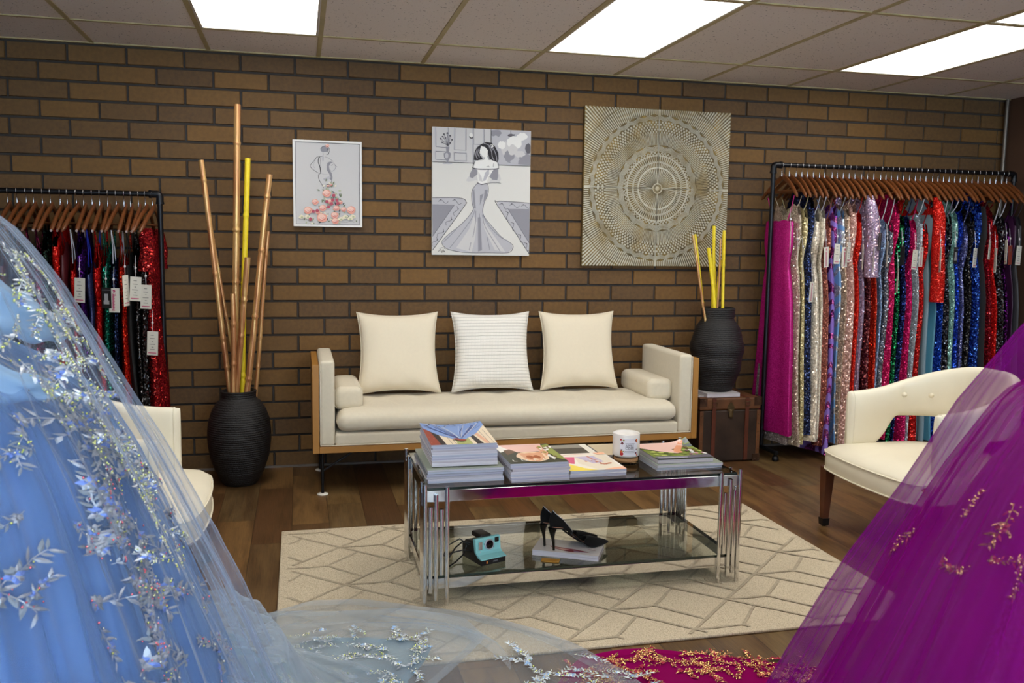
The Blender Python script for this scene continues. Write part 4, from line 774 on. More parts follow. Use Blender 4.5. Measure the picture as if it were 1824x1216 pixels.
# ---------------------------------------------------------------- on the glass shelf
ZS = .1244
def camera_toy():
    t = thing('instant_camera', 'small turquoise and black instant camera with a black strap', 'camera', (1.795, -2.13, ZS), math.radians(20)); mt = mat('turquoise_plastic', (140, 204, 204), .4); mk = mat('black_plastic', (22, 22, 24), .45); ml = mat('lens_glass', (10, 10, 14), .08)
    w_ = .055
    mb = MB(); prof = [(-.075, 0), (.072, 0), (.072, .052), (.045, .075), (-.016, .086), (-.020, .04), (-.045, .022), (-.075, .0215)]
    n = len(prof)
    for sx_ in (-1, 1): mb.add([(sx_*w_, y, z) for y, z in prof], [tuple(range(n))[::sx_]])
    mb.add([(x, y, z) for x in (-w_, w_) for y, z in prof], [(i, (i+1) % n, n+(i+1) % n, n+i) for i in range(n)]); mb.build('body', mk, t, bevel=.003)
    mb = MB(); pr = [(-.0755, .024), (-.052, .030), (-.030, .040), (-.028, .090), (-.020, .093), (-.012, .090), (-.020, .036), (-.05, .026)]
    pr = [(-.078, .022), (-.078, .026), (-.048, .034), (-.036, .042), (-.031, .088), (-.026, .094), (-.012, .094), (-.012, .086), (-.024, .040), (-.05, .024)]
    n = len(pr); k = w_+.002
    for sx_ in (-1, 1): mb.add([(sx_*k, y, z) for y, z in pr], [tuple(range(n))[::sx_]])
    mb.add([(x, y, z) for x in (-k, k) for y, z in pr], [(i, (i+1) % n, n+(i+1) % n, n+i) for i in range(n)]); mb.build('faceplate', mt, t, bevel=.002)
    RX = Matrix.Translation((.003, -.035, .067)) @ Matrix.Rotation(math.radians(84), 4, 'X')
    ln = MB().lathe([(0, .004), (.0165, .004), (.0165, .002), (.0185, .006), (.0205, .004), (.0205, -.004)], 32, M=RX).build('lens_ring', mat('silver_plastic', (196, 196, 204), .3, .5), t)
    MB().lathe([(0, .0075), (.010, .007), (.0165, .0045)], 28, M=RX).build('lens', ml, ln)
    MB().rbox(-.037, -.036, .066, .017, .006, .032, .003, 3).build('flash', mat('flash_prism', (186, 178, 176), .15, .6), t); MB().rbox(.040, -.033, .080, .019, .006, .020, .003, 3).build('viewfinder', ml, t)
    mb = MB(); [mb.ico(c, r_) for c, r_ in (((-.021, -.0365, .072), .0022), ((.022, -.036, .053), .002))]; mb.build('sensor', mk, t); MB().ico((-.04, -.040, .044), .0034).build('shutter_button', mat('pale_button', (190, 200, 204), .4), t)
    mb = MB(); [mb.box(-.034+i*.002, -.032+i*.002, -.0765, -.0755, .007, .016, i) for i in range(3)]; mb.build('stripe_badge', [mat('badge_red', (206, 70, 40), .5), mat('badge_orange', (226, 120, 50), .5), mat('badge_yellow', (214, 170, 60), .5)], t)
    MB().box(-.004, .018, -.0765, -.0755, .010, .015).build('maker_plate', mat('grey_plate', (96, 96, 100), .5), t)
    MB().rbox(.0, .02, .092, .05, .075, .02, .006, 3).build('top_hump', mk, t)
    MB().tube([(-.056, .01, .07), (-.085, .02, .078), (-.13, .0, .066), (-.175, -.03, .045), (-.19, -.03, .012), (-.17, -.02, .004), (-.12, .01, .006), (-.075, .03, .02), (-.056, .04, .05)], .0032, 6).build('strap', mk, t); MB().tube([(-.057, .02, .06), (-.09, .035, .085), (-.14, .05, .06), (-.165, .03, .03), (-.13, .0, .05), (-.1, -.01, .055), (-.058, 0, .04)], .0028, 6).build('strap', mk, t)
camera_toy()
def art_bk(A):
    mats = [cv('maroon3', 140, 50, 66), cv('lilac3', 160, 140, 170), cv('blush3', 214, 160, 150), cv('grey3', 120, 112, 120)]
    A.poly([(.22, .55), (.4, .6), (.62, .66), (.85, .78), (.6, .9), (.42, .82), (.28, .72)], 1); A.poly([(.3, .65), (.55, .7), (.45, .8)], 3); A.poly([(.6, .75), (.8, .82), (.62, .86)], 2); A.stroke([(.1, .5), (.3, .52)], .002, 4, False); A.stroke([(.8, .55), (.92, .62)], .003, 1, False); return mats
cx, cy_ = 2.148, -2.13
book('coffee_table_book', 'white art book lying on the glass shelf under the black heels', cx-.135, cx+.135, cy_-.075, cy_+.075, ZS, ZS+.022, mat('white_gloss_cover', (220, 214, 214), .25), PG[2], None, math.radians(-28), 'book', art_bk)
tag(MB().box(-.036, .036, -.019, .019, 0, .0035).build('note_card', mat('amber_card', (176, 124, 22), .5), bevel=.001), 'small amber yellow card in front of the white book on the glass shelf', 'card')
c_ = bpy.data.objects['note_card']; c_.location = (2.048, -2.212, .1246); c_.rotation_euler = (.0, 0, math.radians(-24))
m_suede = mat('black_suede', (14, 13, 14), .85, bump=.2, bscale=900, sheen=.1, spec=.2); m_tan = mat('tan_leather_lining', (186, 128, 98), .5); m_patent = mat('black_patent_heel', (10, 10, 10), .25); m_cry = mat('crystal', (220, 222, 230), .08, .9)
def heel_shoe(lab, x, y, z, rz, trim):
    t = thing('high_heel_shoe', lab, 'shoe', (x, y, z), rz, 'pair of black stiletto heels')
    # x runs from the heel (0) to the toe (.235); foot bed height
    bed = [(-.012, .098), (.03, .094), (.07, .072), (.11, .036), (.145, .010), (.175, .004), (.215, .004), (.25, .006)]; wd = [(-.012, .010), (.0, .020), (.03, .025), (.07, .020), (.11, .024), (.15, .034), (.18, .033), (.21, .022), (.235, .010), (.252, .001)]
    B = lambda q: interp(bed, q); Wd = lambda q: interp(wd, q)
    MB().grid(lambda u, v_: (lerp(-.012, .25, v_), (2*u-1)*Wd(lerp(-.012, .25, v_)), B(lerp(-.012, .25, v_))), 7, 34).build('sole', m_suede, t, solid=.004)
    MB().grid(lambda u, v_: (lerp(-.008, .22, v_), (2*u-1)*Wd(lerp(-.008, .22, v_))*.9, B(lerp(-.008, .22, v_))+.0026), 7, 30).build('insole', m_tan, t, solid=.001)
    # toe box: a low pointed vault
    def toe(u, v_):
        q = lerp(.148+.018*math.sin(PI*u)*0, .251, v_); q0 = q if v_ > .02 else q; a = PI*u; hgt = interp([(.14, .034), (.17, .036), (.20, .027), (.235, .013), (.252, .004)], q)
        q -= .022*(1-v_)*(abs(math.cos(a))**2); return (q, -Wd(q)*math.cos(a)*1.06, B(q)+hgt*math.sin(a)**.8)
    MB().grid(toe, 18, 14).build('toe_box', m_suede, t, solid=.0016)
    # heel cup
    def cup(u, v_):
        a = (2*u-1); r_ = .027; dep = .088*abs(a)**1.45; q = -.014+dep; th = a*PI/2; yy = r_*math.sin(th*1.0)*(.85+.1*abs(a)); base = B(q)-.001; top = lerp(.070, .012, abs(a)**1.15); bulge = -.008*math.sin(PI*v_)*(1-abs(a))
        return (q+bulge-.004*(v_ > .8)*(1-abs(a))*0+.010*v_*(1-abs(a)), yy, base+top*v_)
    cp = MB().grid(cup, 22, 9).build('heel_cup', m_suede, t, solid=.0018)
    pts = [cup(i/21, 1.0) for i in range(22)]; mb = MB()
    if trim:
        rim = pts[:12]
        for k in range(34):
            f_ = k/33*(len(rim)-1); i = min(int(f_), len(rim)-2); a_, b_ = Vector(rim[i]), Vector(rim[i+1]); p = a_.lerp(b_, f_-i); mb.ico((p.x, p.y-.001, p.z), .0021, 0, 1)
        mb.build('crystal_trim', m_cry, t)
    hs = MB(); hs.tube([(-.003, 0, .094), (-.004, 0, .075), (-.002, 0, .055), (.002, 0, .03), (.004, 0, .0005)], [.019, .0125, .0075, .0052, .0048], 12); hs.build('stiletto_heel', m_patent, t)
heel_shoe('black suede stiletto nearer the wall, on the white book', 2.052, -2.098, ZS+.0226, math.radians(11), True)
heel_shoe('black suede stiletto with crystal rim in front of its pair, on the white book', 2.073, -2.160, ZS+.0226, math.radians(9), True)

# ---------------------------------------------------------------- armchairs
m_leath = mat('cream_leather', (233, 226, 205), .42, var=.03, vscale=6, bump=.06, bscale=300); m_leg = mat('dark_walnut', (84, 44, 24), .35, var=.25, vscale=12); m_fer = mat('black_ferrule', (26, 22, 22), .35, .4)
def armchair(lab, x, y, rz):
    """front edge centre at the origin, the chair opens towards -x, seat runs to +x"""
    t = thing('armchair', lab, 'armchair', (x, y, 0), rz, 'pair of cream barrel armchairs'); hw, dp = .35, .69
    # seat: rounded footprint with a bowed front
    def foot(u, inset=0., bow=.035):
        a = 2*PI*u; c_, s_ = math.cos(a), math.sin(a); n = 14 if c_ < 0 else 2.6
        k = (abs(c_)**n+abs(s_)**n)**(-1/n); px_, py_ = k*c_, k*s_; xx = (px_+1)/2*dp; xx -= bow*(1-py_*py_)*max(0, -px_)
        cxx = dp/2; return (cxx+(xx-cxx)*(1-inset/(dp/2)), py_*(hw-inset))
    prof = [(.03, .292), (.004, .296), (.0, .302), (.0, .375), (.002, .385), (.006, .392), (.02, .404), (.05, .416), (.10, .425), (.18, .431), (.26, .433)]
    mb = MB(); N = 72
    mb.grid(lambda u, v_: (*foot(u, P(prof, v_)[0]), P(prof, v_)[1]), N, len(prof), cu=True); top = [(*foot(i/N, .26), .433) for i in range(N)]; mb.add(top, [tuple(range(N))], 0, True); mb.add([(*foot(i/N, .03), .292) for i in range(N)], [tuple(range(N))[::-1]]); st = mb.build('seat', m_leath, t, weld=True)
    for z_, ins in ((.381, -.002), (.297, -.001)): MB().tube([(*foot(i/80, ins), z_) for i in range(80)], .0042, 6, closed=True).build('piping', m_leath, st)
    # wrap-around back: path from one arm front round the back to the other
    th = .062
    def path(sv):
        a = -1+2*sv; L1 = .20; half = L1+.46*PI/2*1.05; d = abs(a)*half; sg = math.copysign(1, a) if a else 1; rr_ = half-L1
        ang = max(0, half-L1-0)
        if d > rr_: return Vector((.105+(half-d), sg*(hw-th/2-.012), 0)), Vector((1, 0, 0))
        p = d/rr_*PI/2; ex, ey = dp-.012-(.105+L1)-th/2, hw-th/2-.012
        c_, s_ = math.cos(p), math.sin(p); n = 2.5; k = (c_**n+s_**n)**(-1/n); return Vector((.105+L1+ex*k*c_, sg*ey*k*s_, 0)), None
    def sm(a, b, q): q = max(0, min(1, (q-a)/(b-a))); return q*q*(3-2*q)
    NS, NR = 96, 20
    def shell(u, v_):
        sv = u; p, _ = path(sv); q0, _ = path(max(0, sv-.004)); q1, _ = path(min(1, sv+.004)); tg = (q1-q0).normalized(); nn = Vector((-tg.y, tg.x, 0)); e = min(sv, 1-sv)
        zt = lerp(.675, .815, sm(.0, .45, e)); zb = lerp(.40, .548, sm(.065, .16, e)); hz = (zt-zb)/2; zc = (zt+zb)/2
        a = 2*PI*v_; c_, s_ = math.cos(a), math.sin(a); ex = abs(c_)**.45*math.copysign(1, c_); ez = abs(s_)**.35*math.copysign(1, s_); ez = max(-1, min(1, ez))
        r_ = min(.024, hz); zz = zc+math.copysign(hz-r_, s_)*min(1, abs(ez)*1.0)+r_*s_ if False else zc+ez*hz
        wdt = th/2*(.30 if False else 1)*(1-.35*abs(ez)**8); tuft = 0
        if ex < 0 or True:
            inn = (ex*math.copysign(1, 1)) 
        off = ex*wdt*(1.0); endk = min(1, e/.018); off *= .35+.65*math.sqrt(max(0, 1-(1-endk)**2)); hz_k = .97+.03*endk
        base = p+nn*off; lean = .05*(zz-.5)*sm(.1, .5, e); base = base+Vector((lean*1.0, 0, 0))
        # soft pull around every button on the inner face
        if ex > .3:
            for bs in BT:
                pb, _ = path(bs); d = math.hypot((base-pb).length-th/2*.9 if False else (abs(sv-bs)*1.9), zz-.655)/.05; base = base-nn*(.010*math.exp(-d*d))
        return (base.x, base.y, zc+(zz-zc)*hz_k)
    BT = (.17, .27, .38, .5, .62, .73, .83)
    mb = MB(); mb.grid(shell, NS, NR*2, cv=True); mb.add([shell(0, j/(2*NR)) for j in range(2*NR)], [tuple(range(2*NR))], 0, True); mb.add([shell(1, j/(2*NR)) for j in range(2*NR)], [tuple(range(2*NR))[::-1]], 0, True); bk = mb.build('backrest', m_leath, t, weld=True)
    for bs in BT:
        p, _ = path(bs); q0, _ = path(bs-.004); q1, _ = path(bs+.004); tg = (q1-q0).normalized(); nn = Vector((-tg.y, tg.x, 0)); c_ = p+nn*(th/2-.004)+Vector((.05*.155*1, 0, 0)); MB().ico((c_.x, c_.y, .655), .0125, 0, 2, sc=(1, 1, 1)).build('button', m_leath, bk)
    for sg in (-1, 1): MB().tube([shell(0.012 if sg < 0 else .988, j/40) for j in range(40)], .003, 6, closed=True).build('piping', m_leath, bk)
    for (lx, ly, dx, dy) in ((.02, -hw+.035, -.004, -.004), (.02, hw-.035, -.004, .004), (dp-.10, -hw+.11, .03, -.02), (dp-.10, hw-.11, .03, .02)):
        mb = MB(); a, b = .026, .0155
        def ring(cx, cyy, r_, z_): return [(cx-r_, cyy-r_, z_), (cx+r_, cyy-r_, z_), (cx+r_, cyy+r_, z_), (cx-r_, cyy+r_, z_)]
        vs = ring(lx, ly, a, .300)+ring(lx+dx, ly+dy, b, .035); mb.add(vs, [(0, 1, 2, 3), (4, 7, 6, 5)]+[(i, i+4, (i+1) % 4+4, (i+1) % 4) for i in range(4)]); lg = mb.build('leg', m_leg, t, bevel=.002)
        mb = MB(); mb.add(ring(lx+dx, ly+dy, .019, .040)+ring(lx+dx, ly+dy, .017, .006), [(0, 1, 2, 3), (4, 7, 6, 5)]+[(i, i+4, (i+1) % 4+4, (i+1) % 4) for i in range(4)]); mb.lathe([(0, .0), (.012, .0), (.012, .007), (0, .007)], 12, c=(lx+dx, ly+dy)); mb.build('ferrule', m_fer, lg)
    return t
armchair('cream leather barrel armchair with tufted back in front of the long dress rack', 3.60, -2.00, 0)
armchair('cream leather barrel armchair half hidden behind the blue gown at left', .712, -1.93, PI)

# ---------------------------------------------------------------- clothes racks
m_pipe = mat('black_iron_pipe', (24, 25, 30), .35, .5); m_hw = mat('hanger_wood', (108, 60, 28), .35, var=.2, vscale=14, coat=.3); m_wire = mat('hanger_wire', (200, 200, 205), .25, 1.)
def rack(lab, xa, xb, y, zt, ends):
    t = thing('clothes_rack', lab, 'clothes rack', ((xa+xb)/2, y, 0)); a, b = xa-(xa+xb)/2, xb-(xa+xb)/2; r = .0145
    MB().tube([(a, 0, zt), (b, 0, zt)], r, 14).build('rail', m_pipe, t)
    for x in ends and [(a, b)[i] for i in ends]:
        MB().tube([(x, 0, .06), (x, 0, zt-.03)], r, 14).build('post', m_pipe, t)
        sg = 1 if x < 0 else -1
        el = MB(); el.tube([(x, 0, zt-.05), (x, 0, zt-.012), (x+sg*.004, 0, zt-.003), (x+sg*.012, 0, zt), (x+sg*.045, 0, zt)], .0195, 14); el.tube([(x, 0, zt-.055), (x, 0, zt-.043)], .0225, 14); el.tube([(x+sg*.043, 0, zt), (x+sg*.055, 0, zt)], .0225, 14); el.build('elbow', m_pipe, t)
        MB().tube([(x, -.20, .055), (x, .20, .055)], r, 12).build('foot_bar', m_pipe, t)
        for yy in (-.185, .185):
            c = MB(); c.tube([(x, yy, .055), (x, yy, .03)], .012, 10); c.lathe([(0, .001), (.018, .001), (.022, .008), (.018, .03), (0, .032)], 16, c=(x, yy)); c.build('foot', m_pipe, t)
    return t
rack('long black pipe rack holding the row of bright gowns at right', 4.07, 5.915, -.25, 1.90, (0, 1))
rack('lower black pipe rack of dark gowns behind the blue gown at left', -1.35, .357, -.25, 1.613, (0, 1))
def hanger_proto():
    t = thing('clothes_hanger', 'x', 'hanger'); mb = MB()
    pts, rs = [], []
    for k in range(25):
        q = -1+2*k/24; y = q*.212; z = -.083-.125*abs(q)**1.5+.012*math.exp(-(q/.12)**2); pts.append((.010*(1-abs(q))-.012*abs(q)**2, y, z)); rs.append(1)
    def sec(u, v_):
        i = int(round(v_*24)); p = pts[i]; q = abs(-1+2*i/24); h = lerp(.021, .013, q)*(1 if 0 < i < 24 else .55); w_ = lerp(.0075, .012, q)*(1 if 0 < i < 24 else .5); return (p[0]+w_*math.cos(2*PI*u), p[1], p[2]+h*math.sin(2*PI*u))
    mb.grid(sec, 12, 25, cu=True); mb.add([sec(j/12, 0) for j in range(12)], [tuple(range(12))], 0, True); mb.add([sec(j/12, 1) for j in range(12)], [tuple(range(12))[::-1]], 0, True); mb.build('hanger_body', m_hw, t)
    MB().tube([(-.004, -.165, -.168), (-.004, .165, -.168)], .0055, 8).build('trouser_bar', m_hw, t)
    h = [(0, 0, -.07), (0, 0, -.042)]+[(0, -.0175*math.sin(a)*1, .0+.0175*math.cos(a)-.0) for a in [PI*.93-i*PI*1.35/14 for i in range(15)]]; h[2] = (0, -.003, -.019)
    MB().tube(h, .0019, 6).build('hook', m_wire, t); MB().tube([(0, 0, -.072), (0, 0, -.050)], .0042, 8).build('collar', m_wire, t); return t
HP = hanger_proto(); first_h = [True]
def hanger(x, y, z, lab, group, rz=0.):
    o = HP if first_h[0] else copy_tree(HP); first_h[0] = False; o.location = (x, y, z); o.rotation_euler = (0, 0, rz); o['label'] = lab; o['group'] = group; return o
m_card = mat('tag_card', (222, 218, 206), .6); m_string = mat('white_ribbon', (214, 210, 216), .6); m_pinki = mat('tag_pink_ink', (196, 60, 110), .6); m_grayi = mat('tag_grey_ink', (120, 116, 112), .6); m_blackc = mat('black_tag_card', (30, 30, 32), .45); m_silv = mat('tag_silver', (190, 190, 194), .4, .3); m_redc = mat('rust_red_tag', (150, 62, 48), .5)
def price_tag(par, kind, x, z, y=-.53, seed=0):
    """hangs on a string from the dress; x, z is its top"""
    rr = random.Random(seed); ox, oy = par.location.x, par.location.y; z = z-par.location.z; w_, h = (.056, .126) if kind != 'edge' else (.054, .16)
    if kind in ('jovani', 'black'): w_, h = .052, .108
    ang = {'edge': math.radians(-118)+.0, 'dark': math.radians(-100)}.get(kind, math.radians(rr.uniform(15, 42))); tl = math.radians(rr.uniform(-5, 5))
    if par.location.x < 1: ang = -ang*.5 if kind not in ('edge', 'dark') else math.radians(70)
    mb = MB(); M = Matrix.Translation((x-ox, y-oy, z)) @ Matrix.Rotation(ang, 4, 'Z') @ Matrix.Rotation(tl, 4, 'Y')
    cm = m_blackc if kind in ('jovani', 'black', 'dark') else (m_redc if kind == 'red' else m_card)
    mb.box(-w_/2, w_/2, -.0008, .0008, -h, 0, 0, M); WM = M @ Matrix.Translation((-w_/2, -.0008, 0)) @ WALLM; A = Art(mb, w_, h, WM, base=.0003, step=.0001)
    if kind == 'jovani':
        vs, fs = text_geo('JOVANI', .030, .95); R90 = Matrix.Rotation(-PI/2, 4, 'Z'); mb.add([tuple(WM @ (Matrix.Translation((w_*.42, -h*.5, .0006)) @ R90 @ Vector(p))) for p in vs], fs, 2)
        A.stroke([(.1, .95), (.9, .95)], .002, 2, False)
    elif kind == 'black': A.poly([(.3, .3), (.7, .3), (.7, .62), (.8, .62), (.8, .8), (.2, .8), (.2, .62), (.3, .62)], 2); A.stroke([(.05, .12), (.95, .12)], .0015, 2, False)
    elif kind == 'script':
        A.stroke([(.62, .08), (.4, .10), (.62, .14), (.42, .17)], .0045, 1); A.stroke([(.66, .24), (.56, .28), (.7, .32)], .002, 1)
        for k in range(11): A.stroke([(.34, .24+k*.058), (.52+.04*(k % 2), .262+k*.058), (.34, .285+k*.058)], .0028, 1)
        A.stroke([(.28, .90), (.56, .91)], .005, 1)
    elif kind == 'red': A.blob((.5, .25), .14, .08, 3)
    elif kind != 'dark':
        for yy, a_, b_ in ((.16, .3, .6), (.3, .25, .7), (.42, .42, .56), (.54, .2, .75), (.66, .4, .6), (.76, .28, .7)): A.stroke([(a_, yy), (b_, yy)], .0032, 3, False)
        A.stroke([(.12, .9), (.86, .9)], .0045, 1, False)
    o = mb.build('price_tag', [cm, m_pinki, m_silv, m_grayi], par)
    st = MB(); st.tube([(x-ox, y-oy, z-.006), (x-ox-.002, y-oy+.006, z+.05), (x-ox, y-oy+.018, z+.11)], .0011, 5); st.ico((x-ox-.001, y-oy+.003, z+.045), .0062, 0, 1, sc=(1, .5, 1.4)); st.build('tag_string', m_string, o)
    return o
def dress(lab, cat_mat, x, xb, hx, ztop, zhem, strap=None, zh=1.70, tags=(), seed=0, hem_y=.23, neck='v', group='gowns on the long rack', y=-.25, sleeve=None, kn=6, strapm=None, name='hanging_gown', lining=None):
    """gown hanging edge-on under its hanger: x at the hanger, xb at the skirt"""
    rr = random.Random(seed*13+5); t = thing(name, lab, 'dress', (x, y, ztop-.3), 0, group); N, NZ = 44, 30; o0 = ztop-.3; ph = [rr.uniform(0, 6) for _ in range(5)]
    Hy = lambda s_: interp([(0, hem_y), (.35, hem_y*.86), (.62, .185), (.72, .165), (.80, .135), (.90, .165), (1, .158)], s_); Hx = lambda s_: interp([(0, hx*1.12), (.4, hx), (.7, hx*.85), (.82, hx*.6+.006), (.93, hx*.62+.012), (1, min(hx*.6, .022)+.004)], s_)
    def fn(u, v_):
        s_ = v_; a = 2*PI*u; c_, sn = math.cos(a), math.sin(a); z = lerp(zhem, ztop, s_); f_ = (1-s_)**.8
        if v_ > .93:
            k = (v_-.93)/.07; yy = abs(c_)
            dz = {'v': .05*math.exp(-((yy-.62)/.28)**2)-.02*(yy < .2)-.03*(yy > .9), 'straight': .012*math.exp(-((yy-.55)/.3)**2), 'high': .10*math.exp(-((yy-.25)/.35)**2)-.04*(yy > .85)}[neck]; z += dz*k
        fold = 1+.34*f_*math.sin(kn*a+ph[0]+.8*math.sin(3*s_+ph[1]))+.14*f_*math.sin((2*kn+1)*a+ph[2]); fy = 1+.05*f_*math.sin(kn*a+ph[3])
        cx = lerp(xb-x, 0, min(1, s_*1.15))+.012*math.sin(5*s_+ph[4])*(1-s_); ex = math.copysign(abs(sn)**.8, sn)
        return (cx+Hx(s_)*ex*fold+.012*f_*math.sin(kn*1.5*c_+ph[1]), Hy(s_)*c_*fy, z-o0)
    b = MB().grid(fn, N, NZ, cu=True).build('gown_body', cat_mat, t)
    if lining: MB().grid(lambda u, v_: (lambda p: (p[0]*.8, p[1]*.86, p[2]-lining[1]))(fn(u, v_*.35)), N, 8, cu=True).build('hem_lining', lining[0], t)
    ms = strapm or cat_mat
    zt = zh-o0
    for sg in (-1, 1):
        if sleeve == 'none_strap': break
        y0 = sg*.16; y1 = sg*.098
        for dd in (-.006, .006):
            MB().tube([(0.0, y0, zt-.002), (.004+dd*.6, lerp(y0, y1, .5)+dd, lerp(zt, ztop-o0, .5)), (dd, y1+dd, ztop-o0+.015)], .0028, 5).build('strap', ms, t)
    if sleeve and sleeve[0] in ('short', 'long'):
        zend = sleeve[1]; col = sleeve[2] if len(sleeve) > 2 else cat_mat
        for sg in (-1, 1):
            def sl(u, v_, sg=sg):
                a = 2*PI*u; z = lerp(zh+.012, zend, v_); r1 = interp([(0, .018), (.12, .034), (1, .040)], v_); cy_ = sg*interp([(0, .17), (.25, .215), (1, .235)], v_); return (r1*1.05*math.cos(a)+.004*math.sin(9*v_+ph[0]), cy_+r1*1.25*math.sin(a)*(1+.1*math.sin(6*a+ph[1])), z-o0)
            MB().grid(sl, 20, 14, cu=True).build('sleeve', col, t)
        def yoke(u, v_):
            a = 2*PI*u; k = v_; return (lerp(.028, .02, k)*math.sin(a), lerp(.17, .165, k)*math.cos(a), lerp(ztop-o0-.02, zh+.005-o0-.07*abs(math.cos(a)), k))
        MB().grid(yoke, 32, 8, cu=True).build('yoke', cat_mat if len(sleeve) < 4 else col, t)
    for (k, tx, tz) in tags: price_tag(t, k, tx, tz, seed=int(abs(tx)*1000))
    return t
Q = sequin
W1 = mat('satin_white_ribbon', (206, 204, 214), .4)
